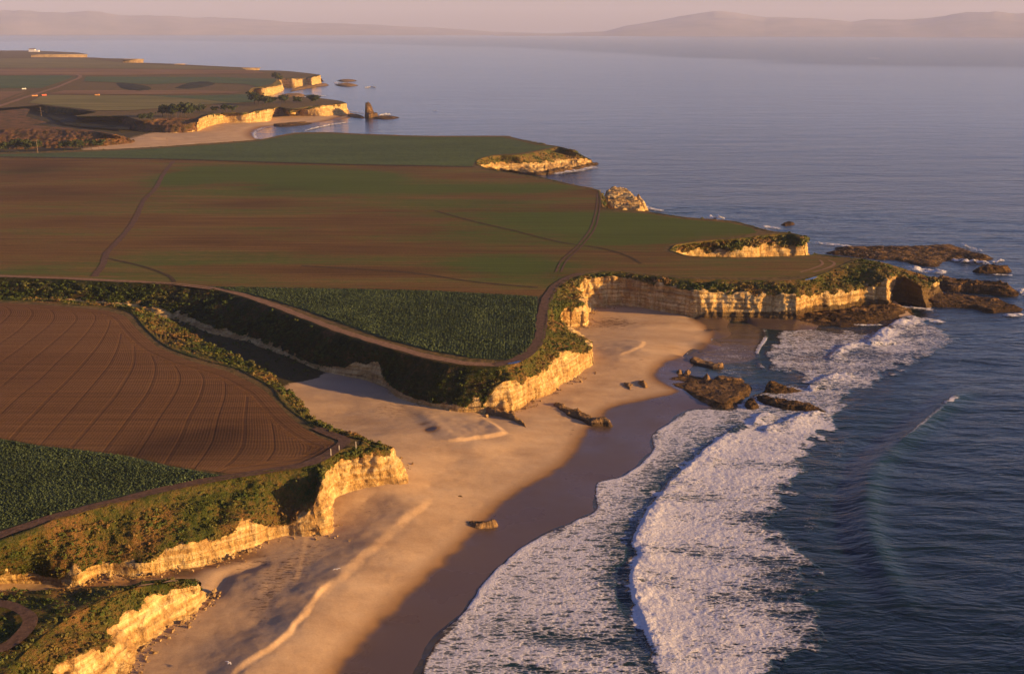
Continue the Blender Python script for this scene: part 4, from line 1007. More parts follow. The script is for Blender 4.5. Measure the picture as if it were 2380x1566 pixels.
# ------------------------------------------------------------------ rocks
def rock(name, outline, h, label, cat='rock', group=None, mat=M_ROCK, rz=1.0, z0=0.0, tilt=(0, 0), peak=None, n=60, seed=0, veg=0.0, flat=.5, low=.6, ragged=1.0, base=None, smooth_n=3):
    P = PW(outline, z0)
    P = smooth_line(np.vstack([P, P[:1]]), smooth_n)[:-1, :2]
    c = P.mean(0)
    x0, y0 = P.min(0) - .6; x1, y1 = P.max(0) + .6
    st = max((x1 - x0), (y1 - y0)) / n
    st = max(st, .09)
    gx, gy = np.meshgrid(np.arange(x0, x1 + st, st), np.arange(y0, y1 + st, st), indexing='ij')
    sz = max(1.0, math.sqrt((x1 - x0) * (y1 - y0)))
    s_ = max(.5, min(4, sz / 5))
    wx = gx + s_ * .35 * ragged * fbm(gx / s_, gy / s_, seed, 4, 600 + seed); wy = gy + s_ * .35 * ragged * fbm(gx / s_, gy / s_, seed + 5, 4, 610 + seed)
    sd = poly_sd(wx, wy, P)
    mx = sd.max() if sd.max() > .1 else .5
    k = sst(-.25 * min(1, mx), max(.35, mx * flat), sd)
    cr = 1 - np.abs(fbm(gx / (s_ * 1.4), gy / (s_ * 1.0), seed, 4, 620 + seed)) * 1.5
    led = vn(gy / (s_ * .35) + .5 * gx / s_, gx / (s_ * 3), seed, 640 + seed)
    Z = h * k * (1 - .38 * rz + .38 * rz * cr) + k * rz * (.30 * h * fbm(gx / s_ * 1.6, gy / s_ * 1.6, seed, 5, 630 + seed) + .12 * h * led)
    Z += k * (tilt[0] * (gx - c[0]) + tilt[1] * (gy - c[1]))
    for pk in (peak or []):
        q = U(pk[0], pk[1], z0); Z += k * pk[2] * np.exp(-(((gx - q[0]) / pk[3]) ** 2 + ((gy - q[1]) / (pk[4] if len(pk) > 4 else pk[3])) ** 2) ** (pk[5] if len(pk) > 5 else 1.0))
    b0 = z0 if base is None else base
    qz = max(.12, .22 * h); Z = Z * .45 + .55 * (np.floor(Z / qz + .35 * fbm(gx / s_, gy / s_, seed, 3, 650 + seed)) * qz + qz * sst(.55, 1, (Z / qz) % 1)) * (h > .3) + (0 if h > .3 else .55 * Z)
    Z = np.where(sd < -.25 * min(1, mx), -.8, Z - .25 * (1 - k)) + b0
    keepv = sd > -.9 * min(1.2, mx + .2) - st
    F = gridf(*gx.shape)
    kf = keepv.ravel()[F].all(1)
    V = np.stack([gx, gy, Z], -1).reshape(-1, 3)
    f = F[kf]
    u, inv = np.unique(f, return_inverse=True); f = inv.reshape(f.shape); V = V[u]
    # closed underside
    e = np.vstack([f[:, [0, 1]], f[:, [1, 2]], f[:, [2, 3]], f[:, [3, 0]]])
    es = np.sort(e, 1); _, idx, cnt = np.unique(es, axis=0, return_index=True, return_counts=True)
    be = e[idx[cnt == 1]]
    nV = len(V); low_ = V.copy(); low_[:, 2] = b0 - 1.6
    side = np.stack([be[:, 0], be[:, 0] + nV, be[:, 1] + nV, be[:, 1]], 1)
    Vv = np.vstack([V, low_]); Ff = np.vstack([f, side, f[:, ::-1] + nV])
    o3 = np.array([c[0], c[1], b0]); Vv = Vv - o3
    lw = sst(low + .5, low - .3, np.r_[V[:, 2], low_[:, 2]] - b0) if low else np.zeros(len(Vv))
    vg = np.full(len(Vv), veg)
    o = mesh_obj(name, Vv, Ff, mat, {'veg': vg - (0 if veg else .8), 'low': lw})
    o.location = o3
    return tag(o, label, cat, group)

BG = 'rocks lying on the beach'
def zo(p, z0=.4): return [(a, b) for a, b in p]
rock('rock_ledge', [(1283, 938), (1300, 942), (1340, 956), (1385, 974), (1416, 984), (1408, 990), (1370, 986), (1330, 974), (1298, 958), (1284, 946)], 1.1, 'long slanting double rib of rock on the sand by the wet sand edge', 'rock', BG, z0=.9, peak=[(1350, 962, .6, 3, .8), (1400, 984, .6, 2, .8)], n=110, flat=.5, ragged=1.2)
rock('rock_ledge', [(1122, 952), (1150, 956), (1190, 968), (1222, 984), (1234, 1000), (1222, 1000), (1195, 988), (1160, 974), (1128, 966)], 2.0, 'low rock tail running out from the foot of the yellow cliff corner', 'rock', BG, z0=1.3, n=110, flat=.8, tilt=(-.08, 0), low=0)
rock('flat_rock', [(985, 1133), (1005, 1130), (1040, 1136), (1065, 1150), (1088, 1160), (1060, 1160), (1030, 1152), (1005, 1142)], .45, 'flat pale slab of rock half sunk in sand below the golden cliff', 'rock', BG, z0=1.4, n=90, ragged=1.6, low=0)
rock('beach_rock', [(1083, 1218), (1100, 1213), (1130, 1216), (1152, 1214), (1156, 1222), (1140, 1226), (1110, 1230), (1092, 1226)], 1.0, 'single dark rock alone where dry sand meets wet sand', 'rock', BG, z0=.7, n=80, tilt=(.10, 0), low=0)
rock('boulder', [(1442, 888), (1460, 890), (1474, 893), (1472, 902), (1470, 910), (1456, 908), (1444, 898)], .9, 'low brown boulder left of its twin on the upper beach', 'rock', BG, z0=.9, n=50, peak=[(1468, 896, .6, 1)], low=0, flat=1.1, rz=1.3)
rock('boulder', [(1482, 882), (1494, 886), (1508, 894), (1506, 903), (1494, 903), (1480, 894)], 1.1, 'low brown boulder right of its twin near the flat dark reef', 'rock', BG, z0=.9, n=50, peak=[(1502, 896, .6, 1)], low=0, flat=1.1, rz=1.3)
rock('boulder', [(1380, 866), (1386, 865), (1389, 870), (1386, 874), (1380, 873)], .7, 'small round boulder by itself below the cliff nose', 'rock', BG, z0=1.1, n=30, low=0, flat=1.1, rz=1.3)
rock('boulder', [(1574, 860), (1582, 858), (1586, 863), (1580, 867), (1573, 865)], .5, 'small pale boulder on the back edge of the flat reef, left one', 'rock', BG, z0=.6, n=30, low=0, flat=1.1, rz=1.3)
rock('boulder', [(1594, 860), (1602, 859), (1604, 864), (1598, 868), (1592, 865)], .5, 'small pale boulder beside the shallow water, right one', 'rock', BG, z0=.5, n=30, low=0, flat=1.1, rz=1.3)
rock('boulder', [(1636, 874), (1644, 871), (1651, 877), (1648, 884), (1638, 883)], 1.1, 'round orange boulder standing on the flat dark reef', 'rock', BG, z0=.6, n=36, low=0, flat=1.1, rz=1.3)
SG = 'rocks and reefs in the surf'
rock('flat_reef', [(1501, 852), (1520, 854), (1560, 860), (1598, 870), (1657, 880), (1700, 884), (1747, 900), (1745, 915), (1732, 923), (1715, 936), (1698, 947), (1666, 948), (1630, 934), (1598, 921), (1560, 902), (1525, 882), (1510, 866)], .75, 'wide flat dark rock shelf where sand meets the surf', 'rock', SG, mat=M_SHELF, z0=.1, n=190, flat=.2, tilt=(.025, -.03), low=0, rz=.8)
rock('surf_rock', [(1598, 838), (1612, 834), (1640, 840), (1665, 848), (1684, 850), (1680, 858), (1655, 858), (1625, 850), (1602, 846)], 1.0, 'narrow rock ridge standing in shallow water behind the flat reef', 'rock', SG, z0=0, n=100, rz=.7, peak=[(1608, 840, .5, 2), (1675, 853, .5, 2)], low=.5, mat=M_ROCK)
rock('surf_rock', [(1655, 878), (1675, 874), (1700, 878), (1730, 882), (1732, 888), (1700, 890), (1670, 888)], .8, 'dark knobbly rock on the seaward rim of the flat reef', 'rock', SG, z0=.1, n=80, low=.5)
rock('surf_rock', [(1744, 920), (1775, 916), (1800, 922), (1850, 932), (1900, 944), (1932, 958), (1900, 960), (1850, 958), (1800, 948), (1760, 934)], 1.4, 'long black rock pointing out into the breaking surf', 'rock', SG, mat=M_REEF, z0=0, n=150, flat=.8, low=.5)
rock('surf_rock', [(1772, 905), (1785, 894), (1810, 898), (1840, 905), (1868, 908), (1840, 913), (1800, 915), (1775, 914)], 1.2, 'dark rock with a tall left end behind the long black one', 'rock', SG, mat=M_REEF, z0=0, n=90, peak=[(1793, 902, 1.0, 2.5)], low=.5)
rock('surf_rock', [(1730, 935), (1745, 928), (1760, 936), (1762, 948), (1746, 953), (1732, 946)], 1.1, 'round black rock at the inner end of the surf rocks', 'rock', SG, mat=M_REEF, z0=0, n=50, low=.5)
zq = lambda L: [(a / 4.112 + 1809, b / 4.112 + 523.6) for a, b in L]
def m_spot():
    m = M_REEF.copy(); m.name = 'speckled_reef'; nt = m.node_tree
    p = [n for n in nt.nodes if n.type == 'BSDF_PRINCIPLED'][0]; g = nt.nodes.new('ShaderNodeNewGeometry')
    v = nt.nodes.new('ShaderNodeTexVoronoi'); v.inputs['Scale'].default_value = .55; nt.links.new(g.outputs['Position'], v.inputs['Vector'])
    r = nt.nodes.new('ShaderNodeMapRange'); nt.links.new(v.outputs['Distance'], r.inputs[0]); r.inputs[1].default_value = .18; r.inputs[2].default_value = .30; r.inputs[3].default_value = .8; r.inputs[4].default_value = 0
    x = nt.nodes.new('ShaderNodeMix'); x.data_type = 'RGBA'; nt.links.new(r.outputs[0], x.inputs[0])
    nt.links.new(p.inputs['Base Color'].links[0].from_socket, x.inputs[6]); x.inputs[7].default_value = (.26, .20, .13, 1); nt.links.new(x.outputs[2], p.inputs['Base Color'])
    return m
M_SPOT = m_spot()
rock('offshore_reef', zq([(400, 270), (480, 240), (540, 205), (800, 195), (1270, 195), (1550, 180), (1700, 190), (1850, 240), (2060, 310), (2060, 350), (1900, 370), (1640, 345), (1550, 410), (1300, 385), (1100, 345), (860, 330), (620, 300)]), 1.1, 'broad flat offshore reef with a knob at its end', 'reef', SG, mat=M_SPOT, z0=0, n=190, flat=.3, peak=[(2203, 565, 5.0, 5.5, 4.5, 2), (2290, 600, 1.2, 8, 5)], low=.5)
rock('offshore_reef', zq([(1830, 440), (1900, 415), (2050, 400), (2200, 415), (2240, 440), (2150, 455), (1980, 460)]), 2.2, 'small dark reef alone to the right of the white water', 'reef', SG, mat=M_REEF, z0=0, n=90, low=.5)
rock('offshore_reef', zq([(1420, 530), (1520, 512), (1800, 550), (2100, 565), (2200, 590), (2300, 625), (2345, 665), (2250, 690), (2000, 668), (1800, 648), (1520, 625)]), 3.0, 'upper long dark ridge of rock off the headland point', 'reef', SG, mat=M_REEF, z0=0, n=170, flat=.6, low=.6, ragged=.5, rz=.7)
rock('offshore_reef', zq([(1340, 660), (1500, 640), (1700, 665), (1950, 690), (2150, 715), (2240, 760), (2349, 790), (2360, 820), (2230, 835), (2050, 845), (1850, 805), (1600, 790), (1380, 765)]), 1.4, 'lower long brown shelf of rock off the headland point', 'reef', SG, mat=M_REEF, z0=0, n=190, flat=.4, low=.8, ragged=.6, rz=.7)
rock('wave_cut_shelf', [(1560, 736), (1700, 731), (1850, 728), (1950, 722), (2060, 708), (2090, 712), (2128, 727), (2095, 738), (2050, 752), (1990, 762), (1900, 758), (1800, 753), (1700, 748), (1620, 747)], 1.9, 'dark wet rock shelf along the foot of the long cliff wall', 'rock', SG, mat=M_REEF, z0=0, n=260, flat=.5, tilt=(0, .05), low=.7, base=.1)
rock('surf_rock', [(1812, 522), (1830, 517), (1848, 520), (1842, 525), (1822, 526)], .9, 'small dark rock awash in blue water beyond the brown field', 'rock', SG, mat=M_REEF, z0=0, n=40)
rock('shore_rock', [(1262, 404), (1290, 398), (1340, 392), (1385, 380), (1392, 383), (1360, 392), (1310, 402), (1275, 407)], 3.0, 'dark rocks at the foot of the far cove wall', 'rock', SG, mat=M_REEF, z0=0, n=130, flat=.8)
rock('rock_outcrop', [(1398, 486), (1402, 468), (1410, 460), (1435, 458), (1462, 463), (1478, 474), (1492, 490), (1504, 506), (1498, 514), (1460, 514), (1425, 512), (1404, 500)], 7.2, 'golden rocky outcrop filling the small middle cove', 'rock', SG, mat=M_CLIFF, z0=0, n=130, flat=.28, rz=.55, low=0)
rock('shore_rock', [(1470, 470), (1485, 465), (1500, 480), (1508, 490), (1490, 492), (1475, 486)], 6.0, 'jagged rock at the tip of the small middle cove', 'rock', SG, mat=M_CLIFF, z0=0, n=70, flat=1)
FG = 'rocks off the far headlands'
rock('sea_stack', [(848, 273), (849, 270), (857, 269), (865, 270), (871, 272), (880, 273), (868, 275), (853, 275.5)], 6.0, 'tall dark sea stack rising from a low rock shelf', 'sea stack', FG, mat=M_SHELF, z0=0, n=110, flat=.18, peak=[(855, 272, 11, 5.5, 14, 2)], low=1.0, ragged=.4, rz=.5)
rock('low_reef', [(850, 273), (870, 271), (900, 270), (932, 273), (922, 277), (890, 279), (860, 276)], 1.6, 'low rock shelf at the foot of the sea stack', 'reef', FG, mat=M_REEF, z0=0, n=110, flat=.5, rz=.6)
rock('far_reef', [(812, 264), (835, 268), (848, 272), (845, 276), (815, 273), (800, 268)], 1.8, 'low reef between the far headland and the sea stack', 'reef', FG, mat=M_ROCK, z0=0, n=70)
rock('far_reef', [(780, 188), (800, 186), (830, 187), (826, 190), (795, 191)], 2.2, 'farther of two low reefs beyond the farthest headland tip', 'reef', FG, mat=M_ROCK, z0=0, n=60)
rock('far_reef', [(775, 198), (800, 195), (815, 195), (836, 199), (815, 202), (785, 201)], 2.6, 'nearer of two low reefs beyond the farthest headland tip', 'reef', FG, mat=M_ROCK, z0=0, n=60)
rock('far_reef', [(735, 198), (760, 196), (765, 200), (740, 203), (700, 210), (670, 214), (690, 205)], 3.0, 'rocky apron at the foot of the farthest headland', 'reef', FG, mat=M_ROCK, z0=0, n=70)
rock('far_reef', [(650, 222), (690, 220), (715, 222), (700, 228), (660, 230), (630, 231)], 3.0, 'low dark reef inside the farther bay', 'reef', FG, mat=M_ROCK, z0=0, n=60)
rock('far_reef', [(625, 290), (660, 287), (700, 285), (728, 286), (700, 292), (660, 295), (635, 294)], 1.6, 'dark reef patch lying across the far beach', 'reef', FG, mat=M_REEF, z0=.3, n=80)

# ------------------------------------------------------------------ white water round rocks, away from the near surf
def foam_patch(pts, width, h, label, amp=1.0):
    P = smooth_line(PW(pts, 0), 8); s = np.r_[0, np.cumsum(np.hypot(*np.diff(P[:, :2], axis=0).T))]
    st = max(.5, np.hypot(*P[0, :2]) * .0015)
    n = max(8, int(s[-1] / st)); q = np.linspace(0, s[-1], n)
    P = np.stack([np.interp(q, s, P[:, k]) for k in range(3)], 1)
    d = np.gradient(P[:, :2], axis=0); d /= np.linalg.norm(d, axis=1)[:, None] + 1e-9; nr = np.c_[-d[:, 1], d[:, 0]]
    m = 17; o = np.linspace(-1, 1, m)
    taper = sst(0, .2, q / q[-1]) * sst(1, .8, q / q[-1])
    wd = width * (.35 + .65 * taper) * (1 + .4 * fbm(q / (width * 1.5), q * 0 + P[0, 0], 0, 3, 7))
    xy = P[:, None, :2] + nr[:, None, :] * (wd[:, None] * o[None, :])[..., None]
    prof = np.maximum(0, 1 - o[None, :] ** 2) * taper[:, None]
    z = .16 + h * prof * (.5 + 1.2 * fbm(xy[..., 0] / (width * .5), xy[..., 1] / (width * .5), 0, 4, 9)) - .3 * (prof <= 0)
    V = np.concatenate([xy, z[..., None]], 2).reshape(-1, 3)
    tag(mesh_obj('sea_foam', V, gridf(n, m)[:, ::-1], M_FOAM, {'edge': (prof * .85 * amp).ravel()}), label, kind='stuff')
for pts, w_, h, lb in (([(1262, 407), (1290, 404), (1330, 399), (1365, 393), (1392, 386)], 7, 1.0, 'white water along the far cove wall'), ([(1483, 470), (1500, 482), (1520, 488), (1555, 494)], 3.5, .8, 'white water off the small middle cove'),
                      ([(1640, 507), (1660, 508), (1690, 510)], 3, 2.0, 'white splash behind the brown field edge'), ([(1765, 528), (1790, 529), (1815, 534)], 4, .6, 'white water beyond the bushy cove'), ([(1880, 562), (1915, 567), (1960, 572), (2010, 576)], 2.5, .5, 'wave line behind the flat reef'),
                      ([(2205, 603), (2225, 607), (2260, 610), (2310, 614)], 3.0, 1.2, 'white surge on the near side of the flat reef'), ([(2105, 622), (2130, 629), (2165, 632), (2215, 636)], 6, 1.6, 'white surge between reef and headland'), ([(2230, 566), (2255, 577), (2290, 588)], 1.8, .9, 'white water on the seaward side of the reef knob'),
                      ([(2305, 612), (2320, 607), (2335, 604)], 1.8, .5, 'white water at the reef tip'), ([(2300, 640), (2330, 640), (2360, 641)], 1.2, .5, 'thin foam line below the small dark reef'), ([(2365, 672), (2378, 680), (2390, 690)], 2.5, 1.2, 'white water at the long ridge tip'),
                      ([(1945, 752), (1980, 756), (2030, 757), (2060, 755)], 1.2, .4, 'thin foam line along the dark shelf'), ([(2130, 742), (2160, 745), (2200, 752)], 4, .3, 'foam trail below the point'), ([(2330, 735), (2360, 733), (2385, 731)], 2.5, .5, 'foam around the outer shelf tip'), ([(2080, 712), (2120, 716), (2180, 722)], 3, .3, 'foam below the dark gap'),
                      ([(700, 308), (720, 302), (745, 296), (775, 290), (812, 285), (830, 283)], 3.2, 1.0, 'long breaking wave in the far bay'), ([(882, 272), (895, 269), (915, 268)], 4, 3.0, 'white splash by the sea stack'), ([(875, 205), (862, 203), (845, 206)], 4, 2.5, 'white splash off the farther reefs'), ([(795, 200), (780, 193), (838, 194)], 3, 1.2, 'white water between the farther reefs'),
                      ([(808, 258), (830, 262), (850, 265)], 2.5, .8, 'foam beyond the far headland tip'), ([(710, 237), (740, 234), (770, 231)], 3, .8, 'foam line in the farther bay'), ([(640, 230), (680, 227), (730, 225), (770, 222)], 3, .8, 'foam line below the farther cliffs'), ([(605, 328), (592, 318), (592, 309), (606, 300), (640, 294)], 2.5, .3, 'swash edge on the far beach'),
                      ([(1000, 257), (1010, 258), (1020, 259)], 2, .6, 'small whitecap beyond the sea stack'), ([(2005, 136), (2025, 136), (2050, 137)], 6, .8, 'distant whitecap on the dark water')):
    foam_patch(pts, w_, h, lb)

# ------------------------------------------------------------------ far coast
D1 = [((459, 273), (462, 277), (456, 306)), ((486, 264), (486, 267), (480, 296)), ((515, 263), (515, 267), (515, 287)), ((546, 262), (546, 268), (546, 286)), ((571, 262), (571, 266), (574, 286)), ((600, 254), (600, 257), (605, 284)), ((626, 251), (626, 254), (628, 281)),
      ((648, 249), (646, 251), (632, 271)), ((656, 250), (658, 254), (660, 268)), ((672, 252), (672, 262, 8), (676, 268)), ((690, 252), (692, 261), (689, 269)), ((706, 250), (706, 254), (720, 270)), ((739, 245), (739, 247), (756, 270)), ((773, 242), (773, 244), (785, 267)), ((800, 238), (806, 240), (810, 264))]
D1B = [((800, 238), None, ('off', 6, -1)), ((786, 234), None, ('off', 6, -1)), ((722, 227), None, ('off', 6, -1)), ((669, 226), None, ('off', 6, -1)), ((620, 225), None, ('off', 6, -1)), ((590, 221), None, ('off', 6, 1)), ((575, 216), None, ('off', 6, 1))]
D2A = [((575, 216), (580, 216, 9), ('off', 6, 1)), ((585, 206), (590, 211), (592, 220, 1)), ((610, 202), (610, 205), (612, 221, 1)), ((628, 199), (632, 202), (636, 219)), ((640, 190), (655, 196, 9), (660, 208)), ((646, 183), (649, 184), (656, 201)), ((680, 181), (680, 183), (682, 201)),
       ((711, 180), (711, 182), (712, 200)), ((728, 177), (728, 179), (730, 200)), ((741, 174), (745, 175), (748, 193))]
D2B = [((741, 174), None, ('off', 8, -1)), ((700, 169), None, ('off', 8, -1)), ((655, 165), None, ('off', 8, -1)), ((604, 164), None, ('off', 8, -1)), ((575, 163.5), None, ('off', 8, -1))]
E3 = [((568, 159.2), (568, 159.6, 12), ('off', 6, 0)), ((602, 159.2), (604, 159.7, 12), ('off', 6, 0))]
for nm, st, lb, kw in (('far_cliff', D1, 'golden cliffs around the far beach', dict(far=True, zb=2)), ('shore_edge', D1B, 'back edge of the far headland', dict(far=True, ground=False)), ('far_cliff', D2A, 'golden cliffs of the farthest bay', dict(far=True, zb=.5, ground=False)), ('shore_edge', D2B, 'back edge of the farthest headland', dict(far=True, ground=False))):
    strip(nm, st, ds=2.2, nv=22, label=lb, scrub=0, lip=1.2, **kw)
HILL = [((-260, 300), (-260, 322, 9), (-260, 350, 4.5)), ((0, 299), (0, 320, 9), (0, 347, 4.5)), ((120, 300), (120, 322, 9), (120, 345, 4.5)), ((200, 304), (205, 322, 9), (210, 343, 4)), ((240, 309), (255, 322, 8), (262, 338, 3.5)), ((262, 313), (290, 323, 6), (308, 332, 3)), ((270, 312), (290, 318, 6), (312, 326, 3))]
KNOLL = [((459, 273), (462, 282), (456, 307)), ((430, 274), (428, 290), (425, 309)), ((390, 275), (385, 292), (380, 309)), ((350, 278), (340, 292), (335, 306)), ((325, 280), (305, 290), (300, 301)), ((312, 276), (290, 282, 8), (285, 290, 4)), ((300, 272), (280, 276, 9), (275, 281, 4.5))]
CANYON = [((95, 244), (90, 250, 9), (85, 256, 6)), ((118, 248), (118, 256, 9), (118, 264, 5)), ((165, 253), (165, 262, 9), (165, 268, 5)), ((216, 259.5), (214, 264, 9), (214, 269, 5)), ((222, 261.5), (222, 264, 11), (222, 266.5, 8)), ((200, 266), (200, 268, 11), (200, 271, 6)), ((176, 270), (178, 274, 9), (180, 280, 4.5)), ((230, 270), (230, 276, 9), (230, 282, 4.5)), ((290, 270), (285, 278, 9), (280, 284, 4.5)), ((300, 272), (280, 276, 9), (275, 281, 4.5))]
strip('hill_slope', HILL, ds=1.6, nv=26, mat=M_RUST, label='rusty brown scrub slope in front of the dark ravine', scrub=0, vegbias=1.3, far=True, rough=2.0)
strip('hill_slope', KNOLL[::-1], ds=1.6, nv=26, mat=M_RUST, label='scrubby knoll behind the far beach', scrub=0, vegbias=.9, far=True, rough=1.8)
strip('ravine_bank', CANYON, ds=2.0, nv=20, mat=M_VALE, label='dark bank of the far ravine', scrub=0, vegbias=.9, far=True)
PD = world_chain(CANYON, KNOLL[::-1], D1, D1B, D2A, D2B)
far_edge = PW([(575, 163.5), (562, 158.6), (604, 158.4), (560, 156.8), (430, 150.5), (405, 150.5), (405, 149.6), (420, 149.2), (340, 146.5), (285, 146), (285, 139.6), (333, 137.5), (250, 136), (210, 133.8), (72, 133.5), (72, 127.5), (203, 126.2), (180, 122.5), (75, 118), (0, 118), (-260, 118), (-260, 250), (0, 252)])
top_sheet('far_terrace_ground', None, M_TERR, 0, 30, world=np.vstack([PD, far_edge]), label='farmland terrace along the far coast')
PH = world_chain(HILL)
top_sheet('hill_ground', None, M_RUST, 0, 14, world=np.vstack([PH, PW([(240, 306), (190, 299), (130, 294), (70, 290), (110, 284), (60, 270), (70, 255), (60, 252), (-60, 262), (-260, 275)])]), label='brown rolling ground left of the dark ravine', attrs=lambda x, y: {'veg': np.full(x.shape, 1.4), 'low': np.zeros(x.shape)}, und_amp=2.5)
# small cliffs very far away: thin headlands
def farwall(a, b, y0, y1, label, z=T):
    L = PW([(a, y0), ((a + b) / 2, y0 + .1), (b, y0)]); L = smooth_line(L, 12)
    n = len(L); rows = []
    for k, (dz, off) in enumerate(((.3, 30), (.3, 0), (-3, -2), (-8, -3), (-13.5, -6), (-16, -6))):
        j = 5 * fbm(L[:, 0] / 25, L[:, 1] / 25, k * .6, 3, 77) * (k > 1)
        rows.append(np.c_[L[:, 0], L[:, 1] + off + j, L[:, 2] + dz])
    P = np.stack(rows, 1); F = gridf(n, 6)
    tag(mesh_obj('far_cliff', P.reshape(-1, 3), F, M_CLIFF, {'veg': np.full(P.shape[0] * 6, -1.), 'low': np.zeros(P.shape[0] * 6)}), label, kind='structure')
farwall(72, 203, 127.3, 133, 'longest pale cliff line on the horizon side of the far fields')
farwall(285, 334, 138.2, 146, 'short pale cliff left of the far bays')
farwall(404, 430, 149.5, 152, 'tiny pale cliff between the far fields and sea')
farwall(560, 604, 159.0, 164, 'small pale cliff before the farthest headland')

top_sheet('ravine_shade_sheet', [(100, 250), (165, 264), (225, 266), (290, 276), (305, 290), (300, 303), (225, 300), (150, 292), (118, 276), (95, 262)], m_flat('ravine_shade', (.008, .011, .005), (.022, .022, .010), .08, 1.0), 1.2, 14, z=4.5, label='painted shade on the ravine floor', und_amp=2)  # dark sheet paints the ravine's shade onto its floor
FF = [('far_field', [(-260, 165), (0, 161), (160, 160), (590, 164), (620, 171), (200, 176), (0, 175), (-260, 176)], M_FLATB := m_flat('far_brown_field', (.14, .078, .036), (.22, .13, .06), .02, .3, sc=(.3, 1, 1)), .5, 'distant brown field strip'),
      ('far_field', [(-260, 178), (0, 177), (160, 176), (178, 182), (150, 192), (110, 205), (0, 206), (-260, 207)], M_KALEFAR, .5, 'distant green field left of the dirt road'),
      ('far_field', [(200, 179), (500, 180), (645, 184), (630, 196), (600, 203), (570, 196), (480, 193), (400, 195), (350, 197), (260, 192), (196, 190)], M_KALEFAR, .5, 'long distant green field right of the dirt road'),
      ('far_field', [(150, 211), (300, 211), (480, 211), (560, 214), (540, 218), (330, 220), (110, 219)], M_FLATB, .5, 'narrow distant brown strip'),
      ('far_field', [(100, 222), (330, 223), (480, 230), (560, 240), (480, 244), (420, 249), (300, 258), (224, 258), (118, 246), (95, 243), (66, 240)], m_flat('far_light_green', (.11, .105, .028), (.20, .165, .055), .03, .5, sc=(.3, 1.5, 1)), .5, 'pale green field beside the dark ravine'),
      ('far_field', [(336, 223), (480, 223), (575, 220), (592, 225), (590, 238), (540, 240), (470, 232)], M_KALEFAR, .6, 'dark green wedge field behind the far trees'),
      ('far_field', [(-260, 138), (0, 137), (200, 137), (300, 148), (560, 160), (570, 163), (0, 158), (-260, 160)], m_flat('far_olive', (.115, .10, .034), (.19, .15, .058), .02, .3, sc=(.3, 1, 1)), .5, 'distant olive green field strip'),
      ('far_field', [(-260, 214), (0, 214), (70, 214), (40, 226), (0, 240), (-260, 262)], M_FLATB, .5, 'distant brown field by the left edge')]
for nm, P_, mt, dz, lb in FF: top_sheet(nm, P_, mt, dz, 30, label=lb)
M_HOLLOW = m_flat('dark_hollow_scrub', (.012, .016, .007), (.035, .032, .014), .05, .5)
ribbon('dirt_road', [(-60, 268), (0, 248), (40, 234), (70, 224), (100, 214), (135, 203), (165, 190), (184, 182), (186, 177), (178, 174)], 7, M_PALETRACK, .7, label='pale dirt road winding between the far fields', step=12)
ribbon('dirt_road', [(-40, 250), (0, 238), (45, 220), (80, 212), (120, 200), (150, 190), (172, 181)], 6, M_TERR, .8, label='dry verge beside the far dirt road', step=12)
# dark hollow in the far terrace: a low mound in a dark colour
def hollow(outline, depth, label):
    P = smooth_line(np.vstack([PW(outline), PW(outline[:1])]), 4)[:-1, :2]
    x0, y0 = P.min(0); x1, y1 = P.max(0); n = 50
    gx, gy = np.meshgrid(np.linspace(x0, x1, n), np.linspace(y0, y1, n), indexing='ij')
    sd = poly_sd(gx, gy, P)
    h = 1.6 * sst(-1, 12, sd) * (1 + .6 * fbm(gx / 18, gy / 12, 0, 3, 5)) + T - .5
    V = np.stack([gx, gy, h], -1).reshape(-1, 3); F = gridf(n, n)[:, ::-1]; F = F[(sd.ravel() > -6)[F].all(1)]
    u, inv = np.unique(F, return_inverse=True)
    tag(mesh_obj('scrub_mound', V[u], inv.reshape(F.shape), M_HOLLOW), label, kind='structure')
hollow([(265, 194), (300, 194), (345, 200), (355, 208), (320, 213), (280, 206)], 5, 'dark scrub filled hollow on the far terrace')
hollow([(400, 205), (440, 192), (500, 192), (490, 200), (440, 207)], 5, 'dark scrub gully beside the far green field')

# far beach
for p in [(628, 330), (600, 320), (592, 310), (606, 300), (640, 294), (700, 289), (760, 283), (812, 270)]: GROUND_FAR.append(tuple(U(p[0], p[1], 0.0)))
for p in [(660, 315), (720, 300), (800, 292), (880, 285), (850, 320), (950, 300)]: GROUND_FAR.append(tuple(U(p[0], p[1], -2.5)))
for p in [(500, 315), (400, 322), (560, 300), (330, 322), (600, 292)]: GROUND_FAR.append(tuple(U(p[0], p[1], 1.8)))
for p in [(200, 290), (100, 270), (250, 300), (350, 318), (100, 350), (-100, 350)]: GROUND_FAR.append(tuple(U(p[0], p[1], 4.0)))
fF = rbf(GROUND_FAR)
na2, nr2 = 300, 220
X2, Y2 = polar(-30, -5, na2, 850, 1560, nr2)
Z2 = fF(X2, Y2) + .15 * fbm(X2 / 15, Y2 / 15, 0, 3, 4)
sh = seg_dist(X2, Y2, smooth_line(PW([(628, 330), (600, 320), (592, 310), (606, 300), (640, 294), (700, 289), (760, 283), (812, 270)], 0), 4)[:, :2])[0]
xlim = U(330, 320, 2)
grassy = sst(xlim[0] + 10, xlim[0] - 30, X2 + 0 * Y2)
KF = PW([(-500, 258), (300, 258), (470, 268), (800, 255), (816, 262), (818, 276), (760, 292), (660, 345), (-500, 380)], 2.0)[:, :2]
kf2 = inside(X2, Y2, KF).ravel(); Ff2 = gridf(na2, nr2)[:, ::-1]
